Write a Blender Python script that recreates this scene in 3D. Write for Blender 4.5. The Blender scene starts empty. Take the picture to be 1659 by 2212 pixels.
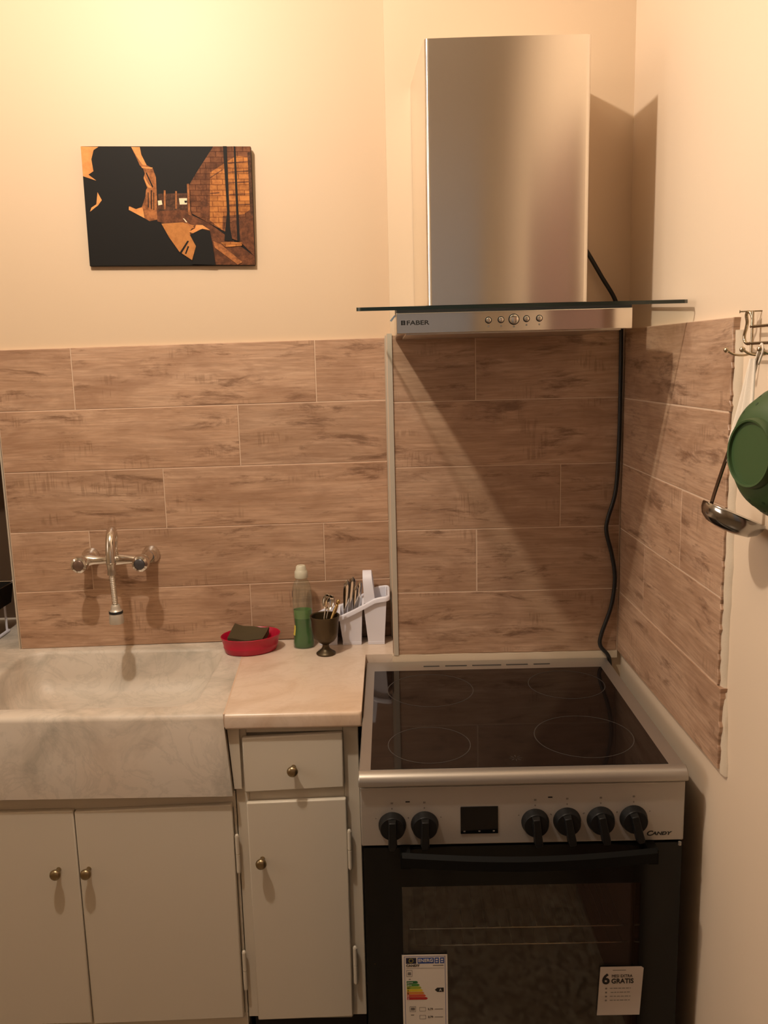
import bpy, bmesh, math, random
from mathutils import Vector, Matrix

random.seed(7)
C = bpy.context.scene.collection
PI = math.pi

# ------------------------------------------------------------------ camera
cam_data = bpy.data.cameras.new('camera')
cam = bpy.data.objects.new('camera', cam_data)
C.objects.link(cam)
cam_data.sensor_fit = 'HORIZONTAL'
cam_data.sensor_width = 36.0
cam_data.lens = 36.0 * 1863.78 / 1659.0
cam_data.clip_start = 0.02
cam.matrix_world = (Matrix.Translation((-0.006, -2.216, 1.5889)) @ Matrix.Rotation(0.0081, 4, 'Z')
                    @ Matrix.Rotation(1.3977, 4, 'X') @ Matrix.Rotation(-0.0243, 4, 'Z'))
bpy.context.scene.camera = cam

# ------------------------------------------------------------------ light
world = bpy.data.worlds.new('world')
bpy.context.scene.world = world
world.use_nodes = True
world.node_tree.nodes['Background'].inputs[0].default_value = (1.0, 0.9, 0.8, 1)
world.node_tree.nodes['Background'].inputs[1].default_value = 0.0
LAMP = (-0.60, -1.12, 2.68)
ld = bpy.data.lights.new('ceiling_bulb', 'POINT')
ld.energy = 72.0
ld.color = (1.0, 0.87, 0.73)
ld.shadow_soft_size = 0.03
lo = bpy.data.objects.new('ceiling_bulb', ld)
lo.location = LAMP
C.objects.link(lo)

# added soft fill from the left, no real source there
ad = bpy.data.lights.new('added_fill_light', 'AREA')
ad.shape = 'RECTANGLE'
ad.size = 1.0
ad.size_y = 1.5
ad.energy = 4.5
ad.spread = math.radians(75)
ad.color = (1.0, 0.93, 0.86)
ao = bpy.data.objects.new('added_fill_light', ad)
ao.location = (-2.05, -1.40, 1.70)
ao.rotation_euler = (math.radians(80), 0, math.radians(-85))
C.objects.link(ao)

vs = bpy.context.scene.view_settings
vs.view_transform = 'Standard'
vs.look = 'None'
vs.exposure = 0.0
vs.gamma = 1.0
vs.use_curve_mapping = False

# ------------------------------------------------------------------ materials
def mat(name, color=(.8, .8, .8), rough=.5, metal=0.0, **kw):
    m = bpy.data.materials.new(name)
    m.use_nodes = True
    b = m.node_tree.nodes['Principled BSDF']
    b.inputs['Base Color'].default_value = (*color, 1)
    b.inputs['Roughness'].default_value = rough
    b.inputs['Metallic'].default_value = metal
    for k, v in kw.items():
        b.inputs[k.replace('_', ' ')].default_value = v
    return m

class NT:
    """tiny node helper"""
    def __init__(s, m):
        s.t = m.node_tree
        s.b = m.node_tree.nodes.get('Principled BSDF')
    def n(s, typ, **kw):
        nd = s.t.nodes.new(typ)
        for k, v in kw.items():
            setattr(nd, k, v)
        return nd
    def l(s, a, b):
        s.t.links.new(a, b)
    def noise(s, vec, scale, detail=4.0, rough=.55, dist=0.0):
        nd = s.n('ShaderNodeTexNoise')
        nd.inputs['Scale'].default_value = scale
        nd.inputs['Detail'].default_value = detail
        nd.inputs['Roughness'].default_value = rough
        nd.inputs['Distortion'].default_value = dist
        s.l(vec, nd.inputs['Vector'])
        return nd.outputs['Fac']
    def mapping(s, vec, scale=(1, 1, 1), loc=(0, 0, 0), rot=(0, 0, 0)):
        nd = s.n('ShaderNodeMapping')
        nd.inputs['Scale'].default_value = scale
        nd.inputs['Location'].default_value = loc
        nd.inputs['Rotation'].default_value = rot
        s.l(vec, nd.inputs['Vector'])
        return nd.outputs['Vector']
    def ramp(s, fac, stops):
        nd = s.n('ShaderNodeValToRGB')
        e = nd.color_ramp.elements
        while len(e) < len(stops):
            e.new(0.5)
        for el, (p, c) in zip(e, stops):
            el.position = p
            el.color = (*c, 1) if len(c) == 3 else c
        s.l(fac, nd.inputs['Fac'])
        return nd.outputs['Color']
    def mix(s, fac, a, b, blend='MIX'):
        nd = s.n('ShaderNodeMix', data_type='RGBA', blend_type=blend)
        for sock, v in ((nd.inputs['Factor'], fac), (nd.inputs['A'], a), (nd.inputs['B'], b)):
            if isinstance(v, (int, float)):
                sock.default_value = v
            elif isinstance(v, tuple):
                sock.default_value = (*v, 1)
            else:
                s.l(v, sock)
        return nd.outputs['Result']
    def math(s, op, a, b=None):
        nd = s.n('ShaderNodeMath', operation=op)
        for sock, v in ((nd.inputs[0], a), (nd.inputs[1], b)):
            if v is None:
                continue
            if isinstance(v, (int, float)):
                sock.default_value = v
            else:
                s.l(v, sock)
        return nd.outputs[0]
    def bump(s, h, strength=.2, dist=.001):
        nd = s.n('ShaderNodeBump')
        nd.inputs['Strength'].default_value = strength
        nd.inputs['Distance'].default_value = dist
        s.l(h, nd.inputs['Height'])
        s.l(nd.outputs['Normal'], s.b.inputs['Normal'])
    def coord(s, which='Object'):
        return s.n('ShaderNodeTexCoord').outputs[which]

BW = ((0, 0, 0), (1, 1, 1))

def wood_tile_mat(name, tint=1.0):
    m = mat(name, rough=.42)
    N = NT(m)
    co = N.coord('Object')
    rnd = N.n('ShaderNodeObjectInfo').outputs['Random']
    off = N.n('ShaderNodeVectorMath', operation='SCALE')
    off.inputs[0].default_value = (37.0, 11.0, 53.0)
    N.l(rnd, off.inputs['Scale'])
    add = N.n('ShaderNodeVectorMath', operation='ADD')
    N.l(co, add.inputs[0]); N.l(off.outputs[0], add.inputs[1])
    v = add.outputs[0]
    warp = N.noise(N.mapping(v, (2.2, 1, 7)), 1.0, 3, .5)
    w = N.n('ShaderNodeVectorMath', operation='SCALE')
    w.inputs[0].default_value = (0.0, 0.0, 0.034)
    N.l(warp, w.inputs['Scale'])
    a2 = N.n('ShaderNodeVectorMath', operation='ADD')
    N.l(v, a2.inputs[0]); N.l(w.outputs[0], a2.inputs[1])
    wv = a2.outputs[0]
    broad = N.noise(N.mapping(wv, (3.0, 1, 20)), 1.0, 5, .6)
    streak = N.noise(N.mapping(wv, (9.0, 1, 190)), 1.0, 6, .68)
    fine = N.noise(N.mapping(wv, (22.0, 1, 520)), 1.0, 3, .6)
    blot = N.noise(N.mapping(v, (5.5, 1, 13)), 1.0, 4, .6, .8)
    knotn = N.noise(N.mapping(wv, (6.5, 1, 30)), 1.0, 7, .7, .35)
    # saw marks: short slanted scratches
    saw = N.noise(N.mapping(v, (170, 1, 14), rot=(0, .35, 0)), 1.0, 2, .5)
    sawmask = N.ramp(N.noise(N.mapping(v, (7, 1, 16), loc=(3, 0, 9)), 1.0, 2, .5), [(.60, (0, 0, 0)), (.68, (1, 1, 1))])
    base = N.ramp(broad, [(.28, (.385, .228, .138)), (.5, (.490, .308, .198)), (.72, (.575, .385, .262))])
    col = N.mix(N.ramp(streak, [(.38, (0, 0, 0)), (.62, (1, 1, 1))]), N.mix(.46, base, (.20, .105, .055)), base)
    col = N.mix(N.math('MULTIPLY', N.ramp(fine, [(.45, (0, 0, 0)), (.62, (1, 1, 1))]), .16), col, (.62, .45, .33))
    col = N.mix(N.math('MULTIPLY', N.ramp(blot, [(.46, (0, 0, 0)), (.68, (1, 1, 1))]), .50), col, (.25, .132, .076))
    col = N.mix(N.math('MULTIPLY', N.ramp(knotn, [(.545, (0, 0, 0)), (.66, (1, 1, 1))]), .74), col, (.140, .068, .036))
    sm = N.math('MULTIPLY', N.math('MULTIPLY', N.ramp(saw, [(.52, (0, 0, 0)), (.58, (1, 1, 1))]), sawmask), .35)
    col = N.mix(sm, col, (.16, .085, .045))
    tone = N.math('ADD', N.math('MULTIPLY', rnd, .16), .92 * tint)
    mul = N.n('ShaderNodeVectorMath', operation='SCALE')
    N.l(col, mul.inputs[0]); N.l(tone, mul.inputs['Scale'])
    N.l(mul.outputs[0], N.b.inputs['Base Color'])
    N.bump(N.math('ADD', N.math('MULTIPLY', streak, .7), N.math('MULTIPLY', fine, .3)), .25, .0006)
    return m

def marble_mat(name, base=(.74, .66, .58), vein=(.42, .36, .30), warm=(.70, .50, .33), amt=.5, rough=.32):
    m = mat(name, rough=rough)
    N = NT(m)
    v = N.coord('Object')
    n1 = N.noise(v, 4.5, 6, .6, 1.4)
    n2 = N.noise(N.mapping(v, (1, 1.6, 1), rot=(0, .5, .7)), 7.0, 7, .62, 2.2)
    n3 = N.noise(v, 2.2, 3, .5, .4)
    ridge = N.math('ABSOLUTE', N.math('SUBTRACT', n2, .5))
    veinmask = N.ramp(ridge, [(.0, (1, 1, 1)), (.045, (0, 0, 0))])
    col = N.mix(N.math('MULTIPLY', N.ramp(n1, [(.48, (0, 0, 0)), (.72, (1, 1, 1))]), amt), base, vein)
    col = N.mix(N.math('MULTIPLY', N.ramp(n3, [(.45, (0, 0, 0)), (.7, (1, 1, 1))]), .45), col, warm)
    col = N.mix(N.math('MULTIPLY', veinmask, .25 * amt), col, vein)
    N.l(col, N.b.inputs['Base Color'])
    N.bump(N.noise(v, 160, 3, .6), .08, .0004)
    return m

def paint_mat(name, color, rough=.55, var=.06, bump=.06, scale=90):
    m = mat(name, rough=rough)
    N = NT(m)
    v = N.coord('Object')
    dark = tuple(c * (1 - var * 2) for c in color)
    col = N.mix(N.noise(v, 2.4, 4, .6), color, dark)
    N.l(col, N.b.inputs['Base Color'])
    N.bump(N.noise(v, scale, 3, .6), bump, .0008)
    return m

def steel_mat(name, color=(.62, .58, .53), rough=.27, aniso=.6, axis='X'):
    m = mat(name, color, rough, 1.0)
    N = NT(m)
    N.b.inputs['Anisotropic'].default_value = aniso
    N.b.inputs['Anisotropic Rotation'].default_value = .25
    tan = N.n('ShaderNodeTangent', direction_type='RADIAL', axis='Z')
    N.l(tan.outputs[0], N.b.inputs['Tangent'])
    v = N.coord('Object')
    g = N.noise(N.mapping(v, (1.2, 1.2, 2.5)), 1.0, 2, .5)
    N.l(N.math('ADD', N.math('MULTIPLY', g, .06), rough - .03), N.b.inputs['Roughness'])
    return m

def clear_mat(name, tint=(.9, .95, .92), gloss_rough=.02, ior=1.5, opacity=0.0, body=(.1, .1, .1), spec_scale=1.0):
    """thin clear sheet: fresnel gloss over see-through, optionally partly filled with colour"""
    m = bpy.data.materials.new(name)
    m.use_nodes = True
    t = m.node_tree
    t.nodes.clear()
    out = t.nodes.new('ShaderNodeOutputMaterial')
    tr = t.nodes.new('ShaderNodeBsdfTransparent'); tr.inputs[0].default_value = (*tint, 1)
    gl = t.nodes.new('ShaderNodeBsdfGlossy'); gl.inputs['Roughness'].default_value = gloss_rough
    fr = t.nodes.new('ShaderNodeFresnel'); fr.inputs[0].default_value = ior
    df = t.nodes.new('ShaderNodeBsdfDiffuse'); df.inputs[0].default_value = (*body, 1)
    m1 = t.nodes.new('ShaderNodeMixShader'); m1.inputs[0].default_value = opacity
    m2 = t.nodes.new('ShaderNodeMixShader')
    t.links.new(tr.outputs[0], m1.inputs[1]); t.links.new(df.outputs[0], m1.inputs[2])
    t.links.new(m1.outputs[0], m2.inputs[1]); t.links.new(gl.outputs[0], m2.inputs[2])
    mm = t.nodes.new('ShaderNodeMath'); mm.operation = 'MULTIPLY'; mm.inputs[1].default_value = spec_scale
    ge = t.nodes.new('ShaderNodeNewGeometry')
    mi = t.nodes.new('ShaderNodeMath'); mi.operation = 'MULTIPLY_ADD'
    mi.inputs[1].default_value = 1 / ior - ior; mi.inputs[2].default_value = ior
    t.links.new(ge.outputs['Backfacing'], mi.inputs[0]); t.links.new(mi.outputs[0], fr.inputs[0])
    t.links.new(fr.outputs[0], mm.inputs[0]); t.links.new(mm.outputs[0], m2.inputs[0])
    t.links.new(m2.outputs[0], out.inputs[0])
    return m

M = {}
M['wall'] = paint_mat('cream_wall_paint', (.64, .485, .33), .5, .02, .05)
M['wall_r'] = paint_mat('lit_wall_paint', (.72, .57, .42), .5, .02, .05)  # same cream paint, lightened to make up for light missing on this wall
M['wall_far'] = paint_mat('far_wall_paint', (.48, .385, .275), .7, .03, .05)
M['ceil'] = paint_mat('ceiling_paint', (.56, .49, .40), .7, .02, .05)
M['tile'] = wood_tile_mat('wood_look_tile')
M['grout'] = paint_mat('tile_grout', (.63, .455, .325), .8, .05, .1)
M['mortar'] = paint_mat('rough_mortar', (.70, .57, .42), .85, .15, .5, 300)
M['pvc'] = mat('tile_edge_strip', (.46, .40, .32), .4)
M['marble'] = marble_mat('sink_marble', (.60, .535, .455), (.30, .275, .225), (.58, .43, .31), .95, .48)
M['marble2'] = marble_mat('counter_marble', (.69, .56, .45), (.46, .32, .21), (.64, .42, .25), .7, .3)
M['cab'] = paint_mat('cream_cabinet_paint', (.64, .57, .46), .38, .03, .05, 60)
M['dark'] = mat('plinth_shade', (.015, .012, .01), .8)  # near-black colour paints the toe-kick shade onto the plinths
M['brass'] = mat('aged_brass', (.34, .26, .15), .32, 1.0)
M['brass_bright'] = mat('polished_brass', (.55, .38, .16), .25, 1.0)
M['bronze'] = mat('dark_bronze', (.085, .062, .034), .45, .8)
M['chrome'] = mat('chrome', (.72, .68, .62), .12, 1.0)
M['chrome_dull'] = mat('worn_chrome', (.55, .50, .43), .3, 1.0)
M['aerator'] = mat('limescaled_metal', (.56, .51, .43), .42, .55)
M['rubber_gap'] = mat('black_rubber_gap_shade', (.012, .012, .012), .6)
M['steel'] = steel_mat('brushed_steel', (.80, .745, .67), .19, .95)
M['steel_edge'] = mat('polished_steel_edge', (.75, .70, .62), .2, 1.0)
M['steel_panel'] = steel_mat('brushed_panel_steel', (.74, .69, .62), .12, .9)
M['silver'] = mat('silver_enamel', (.40, .365, .32), .36, .75)
M['silver_dark'] = mat('silver_control_panel', (.42, .385, .34), .45, .5)
M['cooktop'] = mat('ceramic_glass', (.009, .006, .005), .045, 0, Specular_IOR_Level=.30)
M['blackglass'] = mat('black_door_glass', (.006, .006, .005), .12, 0, Specular_IOR_Level=.3)
M['handle_black'] = mat('handle_black', (.006, .006, .0055), .6, 0, Specular_IOR_Level=.1)
M['blackplastic'] = mat('black_plastic', (.010, .0095, .009), .38, 0, Specular_IOR_Level=.2)
M['display'] = mat('display_glass', (.003, .003, .003), .1)
M['ink'] = mat('black_print', (.01, .009, .008), .6)
M['greyink'] = mat('grey_print', (.16, .14, .12), .6)
M['ringink'] = mat('zone_print', (.040, .035, .030), .5)
M['body_grey'] = mat('cooker_side_enamel', (.045, .04, .035), .5)
M['cavity'] = paint_mat('oven_enamel', (.06, .05, .038), .45, .3, .2, 40)
M['pane'] = clear_mat('oven_window_pane', (.82, .80, .74), .03, 1.85, .03, (.02, .018, .014))
M['glass'] = clear_mat('hood_glass', (.955, .985, .97), .01, 1.45)
M['glass_edge'] = mat('hood_glass_edge', (.010, .018, .014), .15)
M['red'] = mat('red_plastic', (.42, .004, .030), .35)
M['green'] = mat('green_plastic', (.030, .066, .018), .45)
M['green_dark'] = mat('green_plastic_holes', (.010, .035, .006), .6)
M['white'] = mat('white_plastic', (.72, .72, .80), .38)
M['scrub'] = paint_mat('scouring_pad', (.085, .060, .022), .95, .3, .8, 700)
M['foam'] = paint_mat('sponge_foam', (.075, .115, .045), .95, .2, .8, 500)
M['soap'] = mat('green_soap', (.018, .130, .014), .2)
M['soap_light'] = mat('green_soap_film', (.10, .24, .06), .25)
M['clearplastic'] = clear_mat('clear_bottle', (.90, .92, .87), .10, 1.5, .09, (.50, .50, .42))
M['cap'] = mat('bottle_cap', (.55, .52, .40), .4)
M['cable'] = mat('black_cable', (.010, .009, .008), .5)
M['cloth'] = paint_mat('white_cloth', (.78, .68, .56), .9, .05, .4, 400)
M['paper'] = mat('label_paper', (.66, .60, .52), .6)
M['paper2'] = mat('promo_paper', (.50, .43, .37), .6)
M['nickel'] = mat('rack_wire', (.50, .42, .30), .22, 1.0)
M['ladle'] = mat('ladle_steel', (.36, .34, .31), .16, 1.0)
M['alcove_brown'] = paint_mat('dark_alcove_back', (.10, .060, .034), .6, .2, .2, 50)  # plain dark brown for the alcove back
M['reflected_blue'] = paint_mat('reflected_blue_grey', (.32, .36, .45), .5, .04, .05)
M['reflected_red'] = paint_mat('reflected_red_brown', (.20, .105, .075), .45, .1, .05)
M['blue'] = mat('label_blue', (.03, .07, .28), .6)
M['navy'] = mat('label_navy', (.006, .008, .03), .6)
M['lab1'] = mat('label_dark_green', (.01, .12, .03), .6)
M['lab2'] = mat('label_green', (.06, .22, .04), .6)
M['lab3'] = mat('label_lime', (.30, .36, .03), .6)
M['lab4'] = mat('label_yellow', (.62, .48, .02), .6)
M['lab5'] = mat('label_orange', (.60, .22, .03), .6)
M['lab6'] = mat('label_light_red', (.52, .07, .03), .6)
M['lab7'] = mat('label_red', (.40, .015, .012), .6)
M['yellow'] = mat('bottle_label_yellow', (.60, .50, .08), .6)
def print_mat(name, c, c2=None, amt=.5, scale=30, brick=False):
    m = mat(name, c, .55, 0, Specular_IOR_Level=.15)
    if c2:
        N = NT(m)
        v = N.coord('Object')
        f = N.ramp(N.noise(v, scale, 6, .7), [(.42, (0, 0, 0)), (.62, (1, 1, 1))])
        col = N.mix(N.math('MULTIPLY', f, amt), c, c2)
        if brick:
            bt = N.n('ShaderNodeTexBrick')
            bt.inputs['Scale'].default_value = 1.0
            bt.inputs['Brick Width'].default_value = .026
            bt.inputs['Row Height'].default_value = .0125
            bt.inputs['Mortar Size'].default_value = .0009
            bt.inputs['Color1'].default_value = (1, 1, 1, 1)
            bt.inputs['Color2'].default_value = (.72, .72, .72, 1)
            bt.inputs['Mortar'].default_value = (.42, .36, .34, 1)
            N.l(N.mapping(v, rot=(PI / 2, 0, 0)), bt.inputs['Vector'])
            col = N.mix(1.0, col, bt.outputs['Color'], 'MULTIPLY')
        N.l(col, N.b.inputs['Base Color'])
    return m
M['p_night'] = print_mat('print_black', (.012, .011, .010))
M['p_ochre'] = print_mat('print_orange', (.70, .30, .095), (.42, .15, .04), .5)
M['p_ochre2'] = print_mat('print_lit_brick', (.54, .21, .055), (.26, .09, .028), .8, 40, True)
M['p_street'] = print_mat('print_street', (.46, .19, .055), (.34, .13, .035), .7, 60)
M['p_rust'] = print_mat('print_rust', (.40, .15, .05), (.10, .035, .014), .8, 45)
M['p_brown'] = print_mat('print_brown', (.080, .032, .016), (.24, .085, .035), .6, 60)
M['p_brick'] = print_mat('print_brick', (.22, .085, .036), (.08, .030, .014), .8, 40, True)
M['p_dusk'] = print_mat('print_dusk', (.045, .022, .012), (.16, .07, .04), .6, 90)
M['p_white'] = print_mat('print_white', (.8, .62, .42))

fm = mat('terrazzo_floor', rough=.3)
N = NT(fm)
vv = N.n('ShaderNodeTexVoronoi'); vv.inputs['Scale'].default_value = 70
N.l(N.coord('Object'), vv.inputs['Vector'])
sp = N.ramp(vv.outputs['Color'], [(.2, (.10, .07, .045)), (.5, (.30, .24, .17)), (.8, (.42, .37, .29))])
N.l(N.mix(N.noise(N.coord('Object'), 9, 4, .6), sp, (.20, .14, .085)), N.b.inputs['Base Color'])
M['floor'] = fm

# ------------------------------------------------------------------ geometry helpers
def B():
    return bmesh.new()

def box(bm, x0, x1, y0, y1, z0, z1, mi=0):
    vs_ = [bm.verts.new(p) for p in ((x0, y0, z0), (x1, y0, z0), (x1, y1, z0), (x0, y1, z0),
                                     (x0, y0, z1), (x1, y0, z1), (x1, y1, z1), (x0, y1, z1))]
    for f in ((0, 3, 2, 1), (4, 5, 6, 7), (0, 1, 5, 4), (1, 2, 6, 5), (2, 3, 7, 6), (3, 0, 4, 7)):
        bm.faces.new([vs_[i] for i in f]).material_index = mi

def frame_of(d):
    d = Vector(d).normalized()
    up = Vector((0, 0, 1)) if abs(d.z) < .95 else Vector((1, 0, 0))
    a = d.cross(up).normalized()
    return d, a, d.cross(a).normalized()

def loft(bm, rings, close_ends=True, mi=0, cyclic=False):
    vr = [[bm.verts.new(p) for p in r] for r in rings]
    n = len(vr[0])
    k = len(vr)
    for i in range(k if cyclic else k - 1):
        a, b = vr[i], vr[(i + 1) % k]
        for j in range(n):
            bm.faces.new((a[j], a[(j + 1) % n], b[(j + 1) % n], b[j])).material_index = mi
    if close_ends and not cyclic:
        bm.faces.new(vr[0][::-1]).material_index = mi
        bm.faces.new(vr[-1]).material_index = mi
    return vr

def cyl(bm, p0, p1, r0, r1=None, n=20, mi=0):
    r1 = r0 if r1 is None else r1
    p0, p1 = Vector(p0), Vector(p1)
    _, a, b = frame_of(p1 - p0)
    ring = lambda p, r: [p + a * (r * math.cos(2 * PI * i / n)) + b * (r * math.sin(2 * PI * i / n)) for i in range(n)]
    loft(bm, [ring(p0, r0), ring(p1, r1)], mi=mi)

def lathe(bm, prof, origin=(0, 0, 0), axis=(0, 0, 1), n=32, sx=1.0, sy=1.0, mi=0, close=True):
    """prof = [(r, h)] along axis"""
    o = Vector(origin)
    ax = Vector(axis).normalized()
    if abs(ax.z) > .999:
        a, b = Vector((1, 0, 0)), Vector((0, 1, 0))
    else:
        _, a, b = frame_of(ax)
    rings = []
    for r, h in prof:
        r = max(r, 1e-5)
        rings.append([o + ax * h + a * (sx * r * math.cos(2 * PI * i / n)) + b * (sy * r * math.sin(2 * PI * i / n)) for i in range(n)])
    loft(bm, rings, close_ends=close, mi=mi)

def tube(bm, pts, r, n=10, cyclic=False, mi=0, radii=None):
    P = [Vector(p) for p in pts]
    k = len(P)
    rings = []
    prev = None
    for i in range(k):
        if cyclic:
            d = P[(i + 1) % k] - P[i - 1]
        else:
            d = P[min(i + 1, k - 1)] - P[max(i - 1, 0)]
        d.normalize()
        if prev is None:
            _, a, b = frame_of(d)
        else:
            a = (prev - d * prev.dot(d)).normalized()
            b = d.cross(a)
        prev = a
        rr = radii[i] if radii else r
        rings.append([P[i] + a * (rr * math.cos(2 * PI * j / n)) + b * (rr * math.sin(2 * PI * j / n)) for j in range(n)])
    loft(bm, rings, mi=mi, cyclic=cyclic)

def spline(pts, sub=6):
    """Catmull-Rom through pts"""
    P = [Vector(p) for p in pts]
    out = []
    for i in range(len(P) - 1):
        p0, p1, p2, p3 = P[max(i - 1, 0)], P[i], P[i + 1], P[min(i + 2, len(P) - 1)]
        for s in range(sub):
            t = s / sub
            out.append(.5 * ((2 * p1) + (p2 - p0) * t + (2 * p0 - 5 * p1 + 4 * p2 - p3) * t * t + (3 * p1 - p0 - 3 * p2 + p3) * t ** 3))
    out.append(P[-1])
    return out

def prism(bm, poly, f, d0, d1, mi=0):
    """poly of (u, v); f(u, v, d) -> point; extruded from d0 to d1"""
    loft(bm, [[Vector(f(u, v, d0)) for u, v in poly], [Vector(f(u, v, d1)) for u, v in poly]], mi=mi)

def sphere(bm, c, r, n=14, sz=1.0, mi=0):
    prof = [(r * math.sin(PI * i / 8), -r * sz * math.cos(PI * i / 8)) for i in range(9)]
    lathe(bm, prof, c, n=n, mi=mi)

WLOC = {}

def wloc(o):
    return WLOC.get(o.name, Vector((0, 0, 0)))

def obj(name, bm, mats, parent=None, smooth=None, bevel=0, segs=2, recalc=True, origin=None):
    """bm is in world space; the object's origin becomes its middle (or `origin`)"""
    if recalc:
        bmesh.ops.recalc_face_normals(bm, faces=bm.faces)
    xs = [v.co for v in bm.verts]
    lo_ = Vector((min(c[i] for c in xs) for i in range(3)))
    hi = Vector((max(c[i] for c in xs) for i in range(3)))
    c = (lo_ + hi) / 2 if origin is None else Vector(origin)
    bmesh.ops.translate(bm, verts=bm.verts, vec=-c)
    me = bpy.data.meshes.new(name)
    bm.to_mesh(me)
    bm.free()
    for m in (mats if isinstance(mats, (list, tuple)) else [mats]):
        me.materials.append(m)
    if smooth is not None:
        for p in me.polygons:
            p.use_smooth = True
        me.set_sharp_from_angle(angle=math.radians(smooth))
    o = bpy.data.objects.new(name, me)
    C.objects.link(o)
    WLOC[o.name] = c
    if parent is not None:
        o.parent = parent
        o.location = c - wloc(parent)
    else:
        o.location = c
    if bevel:
        b = o.modifiers.new('bevel', 'BEVEL')
        b.width = bevel; b.segments = segs; b.limit_method = 'ANGLE'
        b.angle_limit = math.radians(40)
    return o

def tag(o, label=None, cat=None, group=None, kind=None):
    for k, v in (('label', label), ('category', cat), ('group', group), ('kind', kind)):
        if v:
            o[k] = v
    return o

def thing(name, loc, label, cat, group=None):
    o = bpy.data.objects.new(name, None)
    o.empty_display_size = .03
    C.objects.link(o)
    o.location = loc
    WLOC[o.name] = Vector(loc)
    return tag(o, label, cat, group)

def dup(root, loc, label=None, name=None):
    """copy of a thing or part with copies of its children"""
    r = root.copy()
    C.objects.link(r)
    r.location = loc
    if label:
        r['label'] = label
    for ch in list(root.children):
        c = ch.copy(); C.objects.link(c); c.parent = r
        for g in list(ch.children):
            d = g.copy(); C.objects.link(d); d.parent = c
    return r

def text(name, s, size, loc, m, parent, rot=None, xs=1.0, depth=.00025, bold=0.0, align='LEFT', shear=0.0):
    cu = bpy.data.curves.new(name, 'FONT')
    cu.body = s
    cu.size = size
    cu.extrude = depth
    cu.offset = bold
    cu.shear = shear
    cu.align_x = align
    cu.resolution_u = 3
    t = bpy.data.objects.new(name + '_tmp', cu)
    C.objects.link(t)
    dg = bpy.context.evaluated_depsgraph_get()
    me = bpy.data.meshes.new_from_object(t.evaluated_get(dg))
    bpy.data.objects.remove(t)
    R = (rot or Matrix.Rotation(PI / 2, 4, 'X')) @ Matrix.Diagonal((xs, 1, 1, 1))
    me.transform(R)
    me.materials.clear()
    me.materials.append(m)
    me.name = name
    o = bpy.data.objects.new(name, me)
    C.objects.link(o)
    o.parent = parent
    o.location = Vector(loc) - wloc(parent)
    WLOC[o.name] = Vector(loc)
    return o

# ================================================================== SETTING
WA = 0.0538                      # the sink wall is turned a few degrees
lw = lambda x: WA * x            # tile face of the sink wall at x
CT = 0.8655                      # worktop height

def struct(name, bm, m, **kw):
    label = kw.pop('label', None)
    return tag(obj(name, bm, m, **kw), label=label, kind='structure')

b = B(); box(b, -2.2, .75, -3.4, .9, -.1, 0)
struct('floor', b, M['floor'], label='speckled brown terrazzo floor of the kitchen')
b = B(); box(b, -2.2, .75, -3.4, .9, 2.95, 3.05)
struct('ceiling', b, M['ceil'], label='pale painted ceiling above the kitchen')

# wall behind the sink: solid right of the alcove, plus the piece above it
def wall_slab(bm, x0, x1, z0, z1):
    y = lambda x: lw(x) + .010
    loft(bm, [[(x0, y(x0), z0), (x1, y(x1), z0), (x1, .45, z0), (x0, .45, z0)],
              [(x0, y(x0), z1), (x1, y(x1), z1), (x1, .45, z1), (x0, .45, z1)]])
b = B()
wall_slab(b, -.984, 0.012, 0, 2.95)
wall_slab(b, -2.2, -.984, 1.50, 2.95)
wall_slab(b, -2.2, -.984, 0, .846)
wall_back = struct('wall_back', b, M['wall'], label='cream painted wall behind the marble sink', origin=(0, 0, 0))

b = B(); box(b, 0.002, .62, -.147, .45, 0, 2.95)
wall_cooker = struct('wall_breast', b, M['wall'], label='cream wall stepping forward behind the cooker', origin=(0, 0, 0))
b = B(); box(b, .561, .75, -3.4, .0, 0, 2.95)
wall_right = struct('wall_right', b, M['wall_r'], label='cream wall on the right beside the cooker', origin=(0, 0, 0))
b = B(); box(b, -2.2, .75, -3.5, -3.3, 0, 2.95)
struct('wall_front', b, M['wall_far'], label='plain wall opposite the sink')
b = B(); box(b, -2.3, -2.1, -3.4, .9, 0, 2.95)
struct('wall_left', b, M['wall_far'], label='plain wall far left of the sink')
b = B()
box(b, -2.1, -.984, .24, .30, .80, 1.55)
struct('wall_alcove', b, M['alcove_brown'], label='dark brown back of the alcove left of the tiles')

b = B(); box(b, -.42, .42, -3.3, -3.26, 0, 2.42)  # unseen, added for its bluish reflection in the hood steel
d1 = struct('reflected_door_1', b, M['reflected_blue'], bevel=.004, label='blue grey door added opposite the cooker for the hood steel to reflect')
b = B(); sphere(b, (.34, -3.235, 1.05), .025); cyl(b, (.34, -3.26, 1.05), (.34, -3.235, 1.05), .01)
obj('door_knob', b, M['brass'], d1, smooth=40)
b = B(); box(b, .53, .561, -1.85, -1.10, 0, 2.20)  # unseen, added to give the hood steel a reddish reflection
d2 = struct('reflected_door_2', b, M['reflected_red'], bevel=.004, label='red brown door added out of view on the right wall for the hood steel to reflect')
b = B(); sphere(b, (.505, -1.74, 1.05), .025); cyl(b, (.53, -1.74, 1.05), (.505, -1.74, 1.05), .01)
obj('door_knob', b, M['brass'], d2, smooth=40)

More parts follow.
